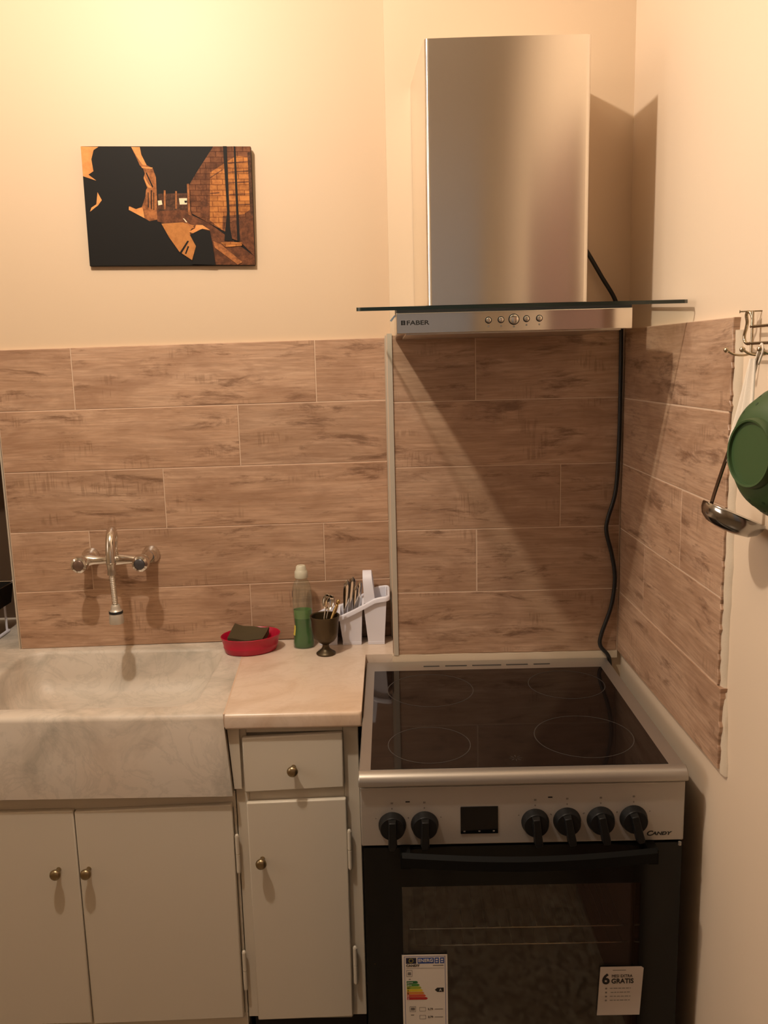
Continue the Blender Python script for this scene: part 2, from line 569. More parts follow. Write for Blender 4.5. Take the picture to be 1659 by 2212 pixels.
# ---- tiles, each a piece of its own
def tile(parent, O, U, u0, u1, zb, zt, th=.010, gap=.0011, jag=0):
    """O: point of the tile plane, U: unit vector along the row; zb, zt: (left, right) heights"""
    U = Vector(U); N_ = Vector((0, 0, 1)).cross(U)      # N_ points into the wall
    u0 += gap; u1 -= gap
    cu = (u0 + u1) / 2; cz = (sum(zb) + sum(zt)) / 4
    pts = [(u0, zb[0] + gap), (u1, zb[1] + gap)]
    if jag:
        k = 17
        for i in range(1, k):
            t = i / k
            pts.append((u1 + random.uniform(-.0035, .0022), zb[1] + gap + t * (zt[1] - zb[1] - 2 * gap)))
    pts += [(u1, zt[1] - gap), (u0, zt[0] - gap)]
    pts = [(u - cu, z - cz) for u, z in pts]
    e = .0011
    def inset(u, z):
        return (u - math.copysign(e, u), z - math.copysign(e, z) if abs(z) > .06 else z)
    dz = random.uniform(-.0004, .0004)
    bm = B()
    loft(bm, [[(u, th, z) for u, z in pts], [(u, .0012 + dz, z) for u, z in pts],
              [(*[q for q in (inset(u, z)[0], dz)], inset(u, z)[1]) for u, z in pts]])
    bmesh.ops.recalc_face_normals(bm, faces=bm.faces)
    me = bpy.data.meshes.new('tile')
    bm.to_mesh(me); bm.free()
    me.materials.append(M['tile'])
    o = bpy.data.objects.new('tile', me)
    C.objects.link(o)
    pos = Vector(O) + U * cu + Vector((0, 0, cz))
    o.matrix_local = Matrix(((U.x, N_.x, 0, pos.x), (U.y, N_.y, 0, pos.y), (U.z, N_.z, 1, pos.z), (0, 0, 0, 1)))
    o.parent = parent
    return o

UL = Vector((1, WA, 0)).normalized()
rowsL = [(1.6385, 1.6474), (1.4858, 1.4915), (1.3322, 1.3345), (1.1772, 1.1784), (1.0200, 1.0235), (.8672, .8665)]
jL = [[-.984, -.793, -.1887, -.012], [-.984, -.3885, -.012], [-.984, -.586, -.012], [-.984, -.785, -.1828, -.012], [-.984, -.381, -.012]]
for i, js in enumerate(jL):
    zz = lambda k, x: rowsL[k][0] + (rowsL[k][1] - rowsL[k][0]) * (x + .984) / .972
    for a, c in zip(js[:-1], js[1:]):
        tile(wall_back, (0, 0, 0), UL, a, c, (zz(i + 1, a), zz(i + 1, c)), (zz(i, a), zz(i, c)))
rowsR = [1.648, 1.4917, 1.336, 1.182, 1.0252, .8660]
jR = [[.004, .2002, .548], [.004, .548], [.004, .4032, .548], [.004, .2008, .548], [.004, .548]]
for i, js in enumerate(jR):
    for a, c in zip(js[:-1], js[1:]):
        tile(wall_cooker, (0, -.157, 0), (1, 0, 0), a, c, (rowsR[i + 1],) * 2, (rowsR[i],) * 2)
# right wall: rows run toward the viewer
rowsW = [(1.6500, 1.6455), (1.4890, 1.4930), (1.3335, 1.3345), (1.1765, 1.1795), (1.0185, 1.0255), (.866, .8777)]
jW = [[.157, .803], [.157, .801], [.157, .588, .800], [.157, .360, .802], [.157, .818]]
for i, js in enumerate(jW):
    zw = lambda k, u: rowsW[k][0] + (rowsW[k][1] - rowsW[k][0]) * (u - .157) / .645
    for a, c in zip(js[:-1], js[1:]):
        tile(wall_right, (.549, 0, 0), (0, -1, 0), a, c, (zw(i + 1, a), zw(i + 1, c)), (zw(i, a), zw(i, c)),
             th=.012, jag=(c == js[-1]))
# grout beds, just below the tile faces
b = B()
loft(b, [[(-.983, lw(-.983) + .0009, .8675), (-.012, lw(-.012) + .0009, .8672), (-.012, lw(-.012) + .0105, .8672), (-.983, lw(-.983) + .0105, .8675)],
         [(-.983, lw(-.983) + .0009, 1.638), (-.012, lw(-.012) + .0009, 1.647), (-.012, lw(-.012) + .0105, 1.647), (-.983, lw(-.983) + .0105, 1.638)]])
obj('grout', b, M['grout'], wall_back)
b = B(); box(b, .005, .549, -.1561, -.1465, .8665, 1.6475)
obj('grout', b, M['grout'], wall_cooker)
b = B()
loft(b, [[(.5499, -.157, .868), (.5614, -.157, .868), (.5614, -.157, 1.649), (.5499, -.157, 1.649)],
         [(.5499, -.797, .879), (.5614, -.797, .879), (.5614, -.797, 1.645), (.5499, -.797, 1.645)]])
obj('grout', b, M['grout'], wall_right)

# tile edging strips and mortar beads
b = B()
box(b, -.0115, -.0075, -.012, .012, .866, 1.652)
box(b, -.0075, .0035, -.158, .010, .866, 1.652, 1)
box(b, -.006, .0055, -.1605, -.150, .866, 1.652)
struct('trim_1', b, [M['pvc'], M['grout']], label='narrow tile edging strip on the wall step between sink and cooker')
b = B()
y0 = lw(-.984)
box(b, -.9878, -.984, y0 - .0015, y0 + .012, .867, 1.50)
struct('trim_2', b, M['pvc'], label='narrow edging strip at the left end of the tiles')
def bead(pts_u, rad, f):
    bm = B()
    n = len(pts_u)
    tube(bm, [f(u, random.uniform(-.0015, .0015)) for u in pts_u], rad, 6, radii=[rad * random.uniform(.7, 1.25) for _ in pts_u])
    return bm
zs = [.872 + i * .0215 for i in range(36)]
b = B()
outl = []
for z in zs:
    e = .806 + (.018 * max(0, (1.025 - z) / .15) if z < 1.025 else 0)
    outl.append((z, e - .006 + random.uniform(-.002, .002), e + .009 + random.uniform(-.003, .003)))
loft(b, [[(.562, -a, z), (.5535, -a, z), (.5565, -c, z), (.562, -c - .002, z)] for z, a, c in outl])
struct('trim_3', b, M['mortar'], smooth=60, label='rough mortar edge where the right wall tiles stop')
b = B()
xs_ = [-.010 + .0254 * i for i in range(23)]
loft(b, [[(x, -.146, .846 + 0 * x), (x, -.1590 + random.uniform(-.001, .001), .848), (x, -.1585 + random.uniform(-.001, .001), .8655 + random.uniform(-.0015, .001)), (x, -.146, .867)] for x in xs_])
struct('trim_4', b, M['mortar'], smooth=60, label='pale caulk line under the tiles behind the cooker')
b = B()
loft(b, [[(-2.1, lw(-2.1) + .0, .846), (-.986, lw(-.986), .846), (-.986, .24, .846), (-2.1, .24, .846)],
         [(-2.1, lw(-2.1) + .0, .868), (-.986, lw(-.986), .868), (-.986, .24, .868), (-2.1, .24, .868)]])
struct('trim_5', b, M['marble'], label='marble ledge inside the alcove left of the tiles')

# ================================================================== MARBLE SINK
sink = thing('marble_sink', (-.9, -.28, .68), 'wide veined marble sink with a deep front apron left of the worktop', 'sink')
def rrect(x0, x1, y0, y1, r, z, n=10):
    out = []
    for cx, cy, a0 in ((x1 - r, y1 - r, 0), (x0 + r, y1 - r, PI / 2), (x0 + r, y0 + r, PI), (x1 - r, y0 + r, 1.5 * PI)):
        for i in range(n + 1):
            a = a0 + i * PI / 2 / n
            out.append(Vector((cx + r * math.cos(a), cy + r * math.sin(a), z)))
    return out
SX0, SX1, SYF = -1.06, -.3690, -.5045
def outer_ring(z, dx=0.0, dyf=0.0):
    # same vertex count as rrect(n=10): 4 x 11
    corners = [(SX1 - dx - .0280, lw(SX1) + .003), (SX0, lw(SX0) + .004), (SX0, SYF + dyf), (SX1 - dx, SYF + dyf)]
    inner = rrect(-.962, -.4385, -.455, -.073, .055, z)
    res = []
    cxm, cym = -.70, -.26
    for k, (cx, cy) in enumerate(corners):
        prevc = corners[k - 1]; nxt = corners[(k + 1) % 4]
        for i in range(11):
            t = (i - 5) / 5
            if t < 0:
                q = (cx + (prevc[0] - cx) * (-t) * .47, cy + (prevc[1] - cy) * (-t) * .47)
            else:
                q = (cx + (nxt[0] - cx) * t * .47, cy + (nxt[1] - cy) * t * .47)
            res.append(Vector((q[0], q[1], z)))
    return res
def tz(ring, dz=0):
    return [Vector((p.x, p.y, p.z + dz - .0040 * (p.x + .37))) for p in ring]
b = B()
T = .8655
rings = [tz(outer_ring(.6800, -.0110)), tz(outer_ring(T - .012, 0)), tz(outer_ring(T - .004, 0, .0035)), tz(outer_ring(T, 0, .012))]
rings += [tz(rrect(-.966, -.4345, -.459, -.069, .060, T)), tz(rrect(-.961, -.4395, -.4535, -.0745, .057, T - .002)),
          tz(rrect(-.957, -.4435, -.4495, -.079, .055, T - .008)), tz(rrect(-.948, -.4600, -.443, -.088, .055, .80)),
          tz(rrect(-.935, -.482, -.432, -.100, .055, .766)), tz(rrect(-.91, -.510, -.410, -.125, .055, .755)), tz(rrect(-.72, -.66, -.30, -.24, .029, .750))]
loft(b, rings)
obj('basin', b, M['marble'], sink, smooth=50)
b = B(); lathe(b, [(.026, 0), (.026, .003), (.018, .003), (.014, .0), (.0001, 0)], (-.69, -.27, .7545))
obj('drain', b, M['chrome_dull'], sink, smooth=40)

# ================================================================== WORKTOP
top = thing('worktop_slab', (-.22, -.25, .833), 'peach veined marble worktop slab between the sink and the cooker', 'worktop')
b = B()
poly = [(-.3662, -.4960), (-.0775, -.4960), (-.0775, -.146), (-.0085, -.146), (-.0085, lw(0) + .0035), (-.3935, lw(-.3935) + .0030)]
prism(b, poly, lambda u, v, d: (u, v, d), .830, .8650)
nose = [(-.4960, .8650)] + [(-.4960 - .0085 * math.sin(a), .8565 + .0085 * math.cos(a)) for a in [i * PI / 12 for i in range(1, 7)]] + [(-.5045, .836)] + [(-.4985 - .006 * math.cos(a), .836 - .006 * math.sin(a)) for a in [i * PI / 8 for i in range(1, 5)]] + [(-.4960, .830)]
loft(b, [[Vector((x, -.4960 + (y + .4960) * k, z)) for y, z in nose] for x, k in ((-.3658, 1.0), (-.0875, 1.0), (-.0800, .80), (-.0775, .40))])
obj('slab', b, M['marble2'], top, smooth=40)
b = B()
prism(b, [(-.3690, -.5030), (-.3658, -.5030), (-.3935, lw(-.39)), (-.3970, lw(-.39))], lambda u, v, d: (u, v, d), .836, .8653)
obj('joint_filler', b, M['grout'], top)

# ================================================================== CABINETS
FY, DY = -.478, -.492
def knob(parent, x, z, y=DY, first=[None]):
    if first[0] is None:
        b = B()
        lathe(b, [(.0055, 0), (.0048, .008), (.006, .012), (.0105, .0165), (.0122, .0215), (.0105, .026), (.0055, .0285), (.0001, .029)], (x, y, z), (0, -1, 0), 24)
        first[0] = obj('knob', b, M['brass'], parent, smooth=50, origin=(x, y, z))
        return first[0]
    o = first[0].copy(); C.objects.link(o); o.parent = parent
    o.location = Vector((x, y, z)) - wloc(parent)
    return o
def door_panel(name, parent, x0, x1, z0, z1, tilt=0.0):
    b = B()
    loft(b, [[(x0, DY, z0), (x1, DY, z0 + tilt), (x1, FY, z0 + tilt), (x0, FY, z0)],
             [(x0, DY, z1), (x1, DY, z1 + tilt), (x1, FY, z1 + tilt), (x0, FY, z1)]])
    return obj(name, b, M['cab'], parent, bevel=.003, segs=3, smooth=40)
def hinge(parent, x, z0, z1):
    b = B()
    zm = (z0 + z1) / 2
    cyl(b, (x, FY - .010, z0), (x, FY - .010, zm - .0012), .0048, n=12)
    cyl(b, (x, FY - .010, zm + .0012), (x, FY - .010, z1), .0048, n=12)
    cyl(b, (x, FY - .010, z0 + .002), (x, FY - .010, z1 - .002), .0035, n=10)
    sphere(b, (x, FY - .010, z1 + .001), .0042, 10); sphere(b, (x, FY - .010, z0 - .001), .0042, 10)
    box(b, x - .004, x + .0015, FY - .004, FY + .001, z0 + .004, z1 - .004)
    return obj('hinge', b, M['cab'], parent, smooth=40)

sc = thing('sink_cabinet', (-.86, -.30, 0), 'wide cream cabinet with double doors under the marble sink', 'cabinet')
b = B()
box(b, -1.40, -.3575, FY, FY + .018, .640, .679); box(b, -1.40, -.3575, FY, FY + .018, .10, .135)
box(b, -.364, -.3575, FY, FY + .018, .135, .640); box(b, -1.40, -1.055, FY, FY + .018, .135, .640)
box(b, -1.40, -.3595, FY + .018, -.09, .10, .674)
obj('carcass', b, M['cab'], sc, bevel=.0015)
b = B(); box(b, -1.40, -.36, -.43, -.10, 0, .10); obj('plinth', b, M['dark'], sc)
dl = door_panel('door', sc, -1.052, -.7085, .123, .644, .0030)
knob(dl, -.7512, .5095)
dr = door_panel('door', sc, -.7062, -.3640, .1235, .6445, .0095)
knob(dr, -.6851, .5092)
hinge(sc, -.3575, .493, .578); hinge(sc, -.3568, .205, .2955)

dc = thing('drawer_cabinet', (-.22, -.30, 0), 'narrow cream cabinet with one drawer above one door beside the cooker', 'cabinet')
b = B()
box(b, -.3555, -.0870, FY + .018, -.06, .125, .8295)
box(b, -.3555, -.3270, FY, FY + .018, .125, .8295); box(b, -.1200, -.0870, FY, FY + .018, .125, .8295)
box(b, -.3270, -.1200, FY, FY + .018, .812, .8295); box(b, -.3270, -.1200, FY, FY + .018, .655, .692); box(b, -.3270, -.1200, FY, FY + .018, .118, .140)
loft(b, [[(-.3572, DY + .002, .688), (-.3400, DY + .002, .688), (-.3400, FY + .01, .688), (-.3572, FY + .01, .688)],
         [(-.3655, DY + .002, .8290), (-.3400, DY + .002, .8290), (-.3400, FY + .01, .8290), (-.3655, FY + .01, .8290)]])
obj('carcass', b, M['cab'], dc, bevel=.0015)
b = B(); box(b, -.35, -.09, -.43, -.10, 0, .125); obj('plinth', b, M['dark'], dc)
df = door_panel('drawer', dc, -.3345, -.1200, .6810, .8060, .0075)
knob(df, -.2268, .738)
dd = door_panel('door', dc, -.3325, -.1170, .1262, .6570, .0050)
knob(dd, -.3036, .5254)
hinge(dc, -.1125, .497, .584); hinge(dc, -.1085, .215, .3015)

# ================================================================== COOKER
KX, KY = -.0757, -.1620
cook = thing('electric_cooker', (.223, -.45, 0), 'freestanding silver and black electric cooker with a glass hob and oven', 'cooker')
X1 = KX + .597
b = B()                                     # open carcass so that the oven is hollow
box(b, KX + .004, KX + .02, -.715, KY - .002, .03, .828); box(b, X1 - .02, X1 - .004, -.715, KY - .002, .03, .828)
box(b, KX + .02, X1 - .02, -.20, KY - .002, .03, .828); box(b, KX + .02, X1 - .02, -.715, -.20, .03, .19)
box(b, KX + .02, X1 - .02, -.715, -.20, .68, .828)
obj('housing', b, M['body_grey'], cook)
for x in (KX + .04, X1 - .04):
    for y in (-.66, -.22):
        b = B(); cyl(b, (x, y, 0), (x, y, .032), .018, n=12)
        obj('foot', b, M['blackplastic'], cook)
b = B()                                     # oven liner: five thin walls
for q in ((.008, .46, -.205, -.200, .195, .665), (.0, .008, -.700, -.200, .195, .665), (.445, .453, -.700, -.200, .195, .665),
          (.0, .453, -.700, -.200, .190, .195), (.0, .453, -.700, -.200, .665, .672)):
    box(b, *q)
obj('oven_liner', b, M['cavity'], cook)
def rack(z):
    b = B()
    tube(b, [(.012, -.672, z), (.444, -.672, z)], .0022, 8)
    tube(b, [(.012, -.230, z), (.444, -.230, z)], .0022, 8)
    for i in range(18):
        x = .022 + i * .0242
        tube(b, [(x, -.675, z + .003), (x, -.228, z + .003)], .0011, 6)
    obj('oven_rack', b, M['chrome'], cook, smooth=40)
rack(.478); rack(.441)

# top frame with a bullnose front lip
b = B()
zt = .850
def ring_rect(x0, x1, y0, y1, z):
    return [Vector((x0, y0, z)), Vector((x1, y0, z)), Vector((x1, y1, z)), Vector((x0, y1, z))]
GX0, GX1, GY0, GY1 = KX + .0225, KX + .5665, -.7355, -.2290
loft(b, [ring_rect(GX0, GX1, GY0, GY1, zt - .010), ring_rect(GX0, GX1, GY0, GY1, zt), ring_rect(KX + .002, X1 - .002, -.738, KY - .002, zt),
         ring_rect(KX, X1, -.740, KY, zt - .003), ring_rect(KX, X1, -.740, KY, .826), ring_rect(GX0, GX1, GY0, GY1, .826)], cyclic=True)
obj('hob_frame', b, M['silver'], cook, smooth=30)
b = B()
prof = [(-.7375, zt + .0004)] + [(-.7375 - .0215 * math.sin(a), zt - .0150 + .0154 * math.cos(a)) for a in [i * PI / 2 / 7 for i in range(1, 8)]] + [(-.7590, .8275), (-.7545, .8245), (-.7375, .8245)]
loft(b, [[Vector((KX - .001, y, z)) for y, z in prof], [Vector((X1 + .001, y, z)) for y, z in prof]])
obj('front_lip', b, M['silver'], cook, smooth=40, bevel=.002)
b = B(); box(b, GX0 - .001, GX1 + .001, GY0 - .001, GY1 + .001, zt - .008, zt + .0006)
glass = obj('glass_hob', b, M['cooktop'], cook)
def zone(u, v, r):
    b = B()
    k = 64
    o = Vector((KX + u, KY + .0055 - v, zt + .0007))
    w = .0009
    loft(b, [[o + Vector((rr * math.cos(2 * PI * i / k), rr * math.sin(2 * PI * i / k), h)) for i in range(k)] for rr, h in
             ((r - w, 0), (r + w, 0), (r + w, .0002), (r - w, .0002))], cyclic=True)
    obj('zone_ring', b, M['ringink'], glass)
zone(.150, .197, .097); zone(.462, .180, .086); zone(.134, .480, .080); zone(.440, .455, .096)
b = B()
o = Vector((KX + .293, KY + .0055 - .546, zt + .0007))
for k in range(8):
    a = k * PI / 4
    d = Vector((math.cos(a), math.sin(a), 0)); p = Vector((-d.y, d.x, 0)) * .0005
    q0, q1 = o + d * .004, o + d * .012
    loft(b, [[q0 - p, q1 - p, q1 + p, q0 + p], [v + Vector((0, 0, .0002)) for v in (q0 - p, q1 - p, q1 + p, q0 + p)]])
obj('centre_mark', b, M['ringink'], glass)
for u0, u1 in ((.141, .180), (.194, .247), (.260, .331), (.343, .396), (.410, .450)):
    b = B()
    box(b, KX + u0, KX + u1, -.2025, -.1985, zt - .004, zt + .0002)
    box(b, KX + u0, KX + u1, -.1985, -.1965, zt - .004, zt + .0016, 1)
    obj('vent_slot', b, [M['ink'], M['silver']], cook)

# control panel
PY = -.750
b = B(); box(b, KX + .0015, X1 - .0015, PY, -.715, .7055, .8215)
obj('control_panel', b, M['silver_dark'], cook, bevel=.0025, segs=3, smooth=40)
def control_knob(x, z, ang, first=[None]):
    if first[0] is None:
        kb = B()
        lathe(kb, [(.0255, 0), (.0255, .003), (.0235, .006), (.0230, .015), (.0215, .0175), (.0001, .0180)], (x, PY, z), (0, -1, 0), 32)
        k = obj('knob', kb, M['blackplastic'], cook, smooth=40, origin=(x, PY, z))
        gb = B()
        pr = [(-.0075, .020), (.0075, .020), (.0078, -.010), (.0085, -.030), (.006, -.036), (-.006, -.036), (-.0085, -.030), (-.0078, -.010)]
        loft(gb, [[Vector((x + u, PY - .0165, z + v)) for u, v in pr], [Vector((x + u * .85, PY - .031, z + v * .97)) for u, v in pr]])
        g = obj('grip', gb, M['blackplastic'], k, smooth=40, bevel=.0015, origin=(x, PY, z))
        first[0] = k
        k.rotation_euler.y = ang
        return k
    k = dup(first[0], Vector((x, PY, z)) - wloc(cook))
    k.rotation_euler.y = ang
    return k
kx = [(-.0165, .7475, .0), (.0430, .7478, .02), (.2460, .7485, -.10), (.3045, .7497, -.18), (.3660, .7503, -.20), (.4262, .7515, -.25)]
for x, z, a in kx:
    control_knob(x, z, a)
b = B()
for x, z, a in kx:
    box(b, x - .0012, x + .0012, PY - .0002, PY, z + .0305, z + .0335)
    box(b, x - .0022, x + .0022, PY - .0002, PY, z + .0410, z + .0445)
    for s in (-1, 1):
        box(b, x + s * .030 - .001, x + s * .030 + .001, PY - .0002, PY, z + .012, z + .014)
obj('dial_mark', b, M['greyink'], cook)['kind'] = 'stuff'
for x, z in ((.0085, .7915), (.2695, .7950)):
    b = B(); box(b, x, x + .008, PY - .0006, PY, z, z + .0023)
    obj('indicator_light', b, M['ink'], cook)
b = B(); box(b, .1090, .1780, PY - .0015, PY, .7270, .7810)
disp = obj('display', b, M['display'], cook, bevel=.001)
b = B()
for x in (.116, .1435, .170):
    box(b, x - .0018, x + .0018, PY - .0018, PY - .0015, .7310, .7335)
obj('display_icon', b, M['greyink'], disp)['kind'] = 'stuff'
text('brand_lettering', 'C', .0135, (.4505, PY - .0003, .7160), M['ink'], cook, xs=1.15, bold=.0004, shear=.25)
text('brand_lettering', 'ANDY', .0092, (.4615, PY - .0003, .7170), M['ink'], cook, xs=1.30, bold=.0003, shear=.25)

# oven door
DF = -.7500
door = None
b = B()
WX0, WX1, WZ0, WZ1 = -.0015, .4445, .205, .6210
for q in ((KX + .004, X1 - .004, WZ1, .7015), (KX + .004, X1 - .004, .170, WZ0), (KX + .004, WX0, WZ0, WZ1), (WX1, X1 - .004, WZ0, WZ1)):
    box(b, q[0], q[1], DF, -.716, q[2], q[3])
bmesh.ops.remove_doubles(b, verts=b.verts, dist=1e-5)
door = obj('oven_door', b, M['blackglass'], cook)
b = B(); box(b, WX0, WX1, DF + .0006, DF + .0046, WZ0, WZ1)
obj('window_pane', b, M['pane'], door)
b = B()
hz = .6960
hp = [(.000 + .462 * t, -.778 - .020 * math.sin(PI * t), hz) for t in [i / 16 for i in range(17)]]
loft(b, [[Vector((x, y, z - .017)), Vector((x, y - .006, z - .014)), Vector((x, y - .008, z + .006)), Vector((x, y - .001, z + .013)), Vector((x, y + .007, z + .006)), Vector((x, y + .006, z - .014))] for x, y, z in hp])
for x in (.006, .456):
    box(b, x - .009, x + .009, -.781, DF, hz - .019, hz + .009)
obj('handle', b, M['handle_black'], door, smooth=50)
b = B(); box(b, KX + .004, X1 - .004, DF, -.716, .045, .164)
obj('storage_drawer', b, M['blackglass'], cook, bevel=.002)
b = B(); cyl(b, (.5125, -.752, .7035), (.5125, -.752, .697), .003, n=10)
obj('door_stop', b, M['silver'], cook)

# ---- stickers on the oven door (flat print)
LY = -.7512
def rect(bm, x0, x1, z0, z1, lay=0, mi=0):
    box(bm, x0, x1, LY - .0002 * (lay + 1), LY - .0002 * lay + .00005, z0, z1, mi)
energy = thing('energy_label', (.0385, LY, .395), 'tall white energy label with coloured bars stuck low on the left of the oven window', 'sticker')
b = B(); rect(b, -.0045, .0815, .295, .4808)
obj('paper', b, M['paper'], energy)
b = B()
for q in ((-.0005, .0775, .4765, .4772), (-.0005, .0775, .299, .2997), (-.0005, .0002, .299, .4772), (.0768, .0775, .299, .4772)):
    rect(b, *q, lay=1)
obj('border', b, M['blue'], energy)
b = B()
rect(b, .0030, .0225, .4620, .4742, 1, 0); rect(b, .0250, .0560, .4620, .4742, 1, 1); rect(b, .0575, .0655, .4620, .4742, 1, 1); rect(b, .0675, .0755, .4620, .4742, 1, 1)
for i in range(12):
    a = i * PI / 6
    rect(b, .0127 + .0040 * math.cos(a) - .0005, .0127 + .0040 * math.cos(a) + .0005, .4681 + .0040 * math.sin(a) - .0005, .4681 + .0040 * math.sin(a) + .0005, 2, 2)
obj('header', b, [M['navy'], M['blue'], M['lab4']], energy)['kind'] = 'stuff'
text('header_text', 'ENERG', .0092, (.0262, LY - .0006, .4655), M['paper'], energy, xs=.98, bold=.0001)
b = B()
for x in (.0595, .0695):
    rect(b, x, x + .0040, .4690, .4715, 2); rect(b, x, x + .0040, .4645, .4665, 2)
obj('header_mark', b, M['paper'], energy)['kind'] = 'stuff'
text('brand_text', 'CANDY', .0062, (.0030, LY - .0004, .4560), M['ink'], energy, xs=1.15, bold=.0002)
b = B()
rect(b, .0540, .0740, .4568, .4585, 1); rect(b, .0030, .0750, .4520, .4524, 1)
for q in ((.0035, .0145, .4475, .4482), (.0035, .0145, .4345, .4352), (.0035, .0042, .4345, .4482), (.0138, .0145, .4345, .4482), (.0060, .0120, .4380, .4440)):
    rect(b, *q, lay=1)
rect(b, .0075, .0115, .4280, .4298, 1)
for q in ((.0085, .0200, .3590, .3597), (.0085, .0200, .3700, .3707), (.0085, .0092, .3590, .3707), (.0193, .0200, .3590, .3707), (.0105, .0180, .3620, .3680), (.0105, .0165, .3510, .3530)):
    rect(b, *q, lay=1)
for z in (.3680, .3510):
    for q in ((.0270, .0390, z, z + .0006), (.0270, .0390, z - .008, z - .0074), (.0270, .0276, z - .008, z), (.0384, .0390, z - .008, z)):
        rect(b, *q, lay=1)
obj('icon', b, M['greyink'], energy)['kind'] = 'stuff'
text('figures', '0.79', .0058, (.0430, LY - .0004, .3625), M['ink'], energy)
text('figures', '0.79', .0058, (.0430, LY - .0004, .3455), M['ink'], energy)
b = B()
for z in (.3635, .3465):
    rect(b, .0560, .0720, z, z + .0012, 1)
obj('unit_line', b, M['greyink'], energy)['kind'] = 'stuff'
ws = (.0255, .0285, .0315, .0345, .0370, .0400, .0435)
for i, w in enumerate(ws):
    b = B()
    z1 = .4250 - i * .0058
    prism(b, [(.0035, z1 - .0052), (w - .003, z1 - .0052), (w, z1 - .0026), (w - .003, z1), (.0035, z1)], lambda u, v, d: (u, d, v), LY - .0004, LY)
    obj('class_bar', b, M['lab%d' % (i + 1)], energy)
for i, s in enumerate(('A+++', 'A++', 'A+', 'A', 'B', 'C', 'D')):
    text('class_text', s, .0046, (.0045, LY - .0006, .4205 - i * .0058), M['ink'] if 1 < i < 5 else M['paper'], energy)
b = B()
prism(b, [(.0740, .4010), (.0615, .4010), (.0570, .4055), (.0615, .4100), (.0740, .4100)], lambda u, v, d: (u, d, v), LY - .0004, LY)
obj('rating_arrow', b, M['ink'], energy)
text('rating_text', 'A', .0072, (.0652, LY - .0006, .4030), M['paper'], energy)

promo = thing('promo_sticker', (.411, LY, .395), 'square beige promotional sticker reading 6 GRATIS low on the right of the oven window', 'sticker')
b = B()
prism(b, [(.3665, .3440), (.4480, .3440), (.4535, .4440), (.4490, .4475), (.3715, .4475)], lambda u, v, d: (u, d, v), LY - .0002, LY)
obj('paper', b, M['paper2'], promo)
text('promo_number', '6', .0300, (.3748, LY - .0004, .4115), M['ink'], promo, bold=.0009, shear=.0)
text('promo_text', 'MESI EXTRA', .0086, (.3930, LY - .0004, .4250), M['ink'], promo, xs=.86, bold=0)
text('promo_text', 'GRATIS', .0138, (.3925, LY - .0004, .4125), M['ink'], promo, xs=.93, bold=.0003)
b = B()
rect(b, .3950, .4200, .4395, .4408, 1)
for i, (x0, x1) in enumerate(((.3905, .4300), (.3920, .4300), (.3905, .4300), (.3905, .4290))):
    z = .4020 - i * .0085
    rect(b, .3815, .3850, z - .0022, z + .0010, 1)
    x = x0
    while x < x1:
        w = random.uniform(.003, .008)
        rect(b, x, min(x + w, x1), z - .0010, z + .0004, 1)
        x += w + .0016
obj('promo_small_print', b, M['greyink'], promo)['kind'] = 'stuff'

# ================================================================== RANGE HOOD
hood = thing('range_hood', (.24, -.157, 1.637), 'stainless steel chimney hood with a flat glass canopy over the cooker', 'range hood')
def chim_poly():
    r = .009
    pts = [(.0600, -.1485), (.0600, -.160)]
    L = Vector((.0770 - .0600, -.440 + .160)).normalized()
    # rounded front corners
    pts += [(.0765, -.426)]
    for i in range(6):
        a = PI + i * PI / 10
        pts.append((.0770 + r + r * math.cos(a), -.431 + r * math.sin(a)))
    for i in range(7):
        t = i / 6
        x = .0860 + (.3890 - .0860) * t
        pts.append((x, -.440 - .0022 * math.sin(PI * t)))
    for i in range(6):
        a = 1.5 * PI + i * PI / 10
        pts.append((.3980 - r + r * math.cos(a), -.431 + r * math.sin(a)))
    pts += [(.3985, -.426), (.4150, -.160), (.4150, -.1485)]
    return pts
b = B()
prism(b, chim_poly(), lambda u, v, d: (u, v, d if d > 2 else 1.6965 + .058 * (v + .44) if v < -.3 else 1.709), 1.6862, 2.1925)
obj('chimney', b, M['steel'], hood, smooth=35)
GZ = 1.6800
gz = lambda v: GZ + .058 * (v + .600)          # canopy rises gently toward the wall
b = B()
prism(b, [(-.0595, -.205), (-.0595, -.590), (-.0575, -.597), (-.0520, -.600), (.5370, -.600), (.5425, -.597), (.5445, -.590), (.5445, -.205)],
      lambda u, v, d: (u, v, gz(v) + d), 0, .0060)
can = obj('glass_canopy', b, M['glass'], hood)
b = B()
e = .0012
prism(b, [(-.0595 - e, -.205), (-.0595 - e, -.592), (-.0520, -.600 - e), (.5370, -.600 - e), (.5445 + e, -.592), (.5445 + e, -.205),
          (.5445, -.205), (.5445, -.590), (.5365, -.5995), (-.0515, -.5995), (-.0595, -.590), (-.0595, -.205)],
      lambda u, v, d: (u, v, gz(v) + d), -.0003, .0063)
obj('glass_edge', b, M['glass_edge'], can)
BY = -.560
b = B(); box(b, .0122, .4545, BY, -.1605, 1.6385, 1.6765)
body = obj('hood_body', b, M['steel_panel'], hood, bevel=.0012)
b = B()
prism(b, [(BY + .002, 1.6765), (-.205, 1.6765), (-.205, gz(-.205) - .0004), (BY + .002, gz(BY + .002) - .0004)], lambda u, v, d: (d, u, v), .0135, .4535)
obj('gap_shade', b, M['rubber_gap'], body)  # black wedge painting the shaded gap between hood body and glass
b = B(); box(b, .030, .437, -.545, -.175, 1.6365, 1.6385)
obj('grease_filter', b, M['chrome_dull'], body)
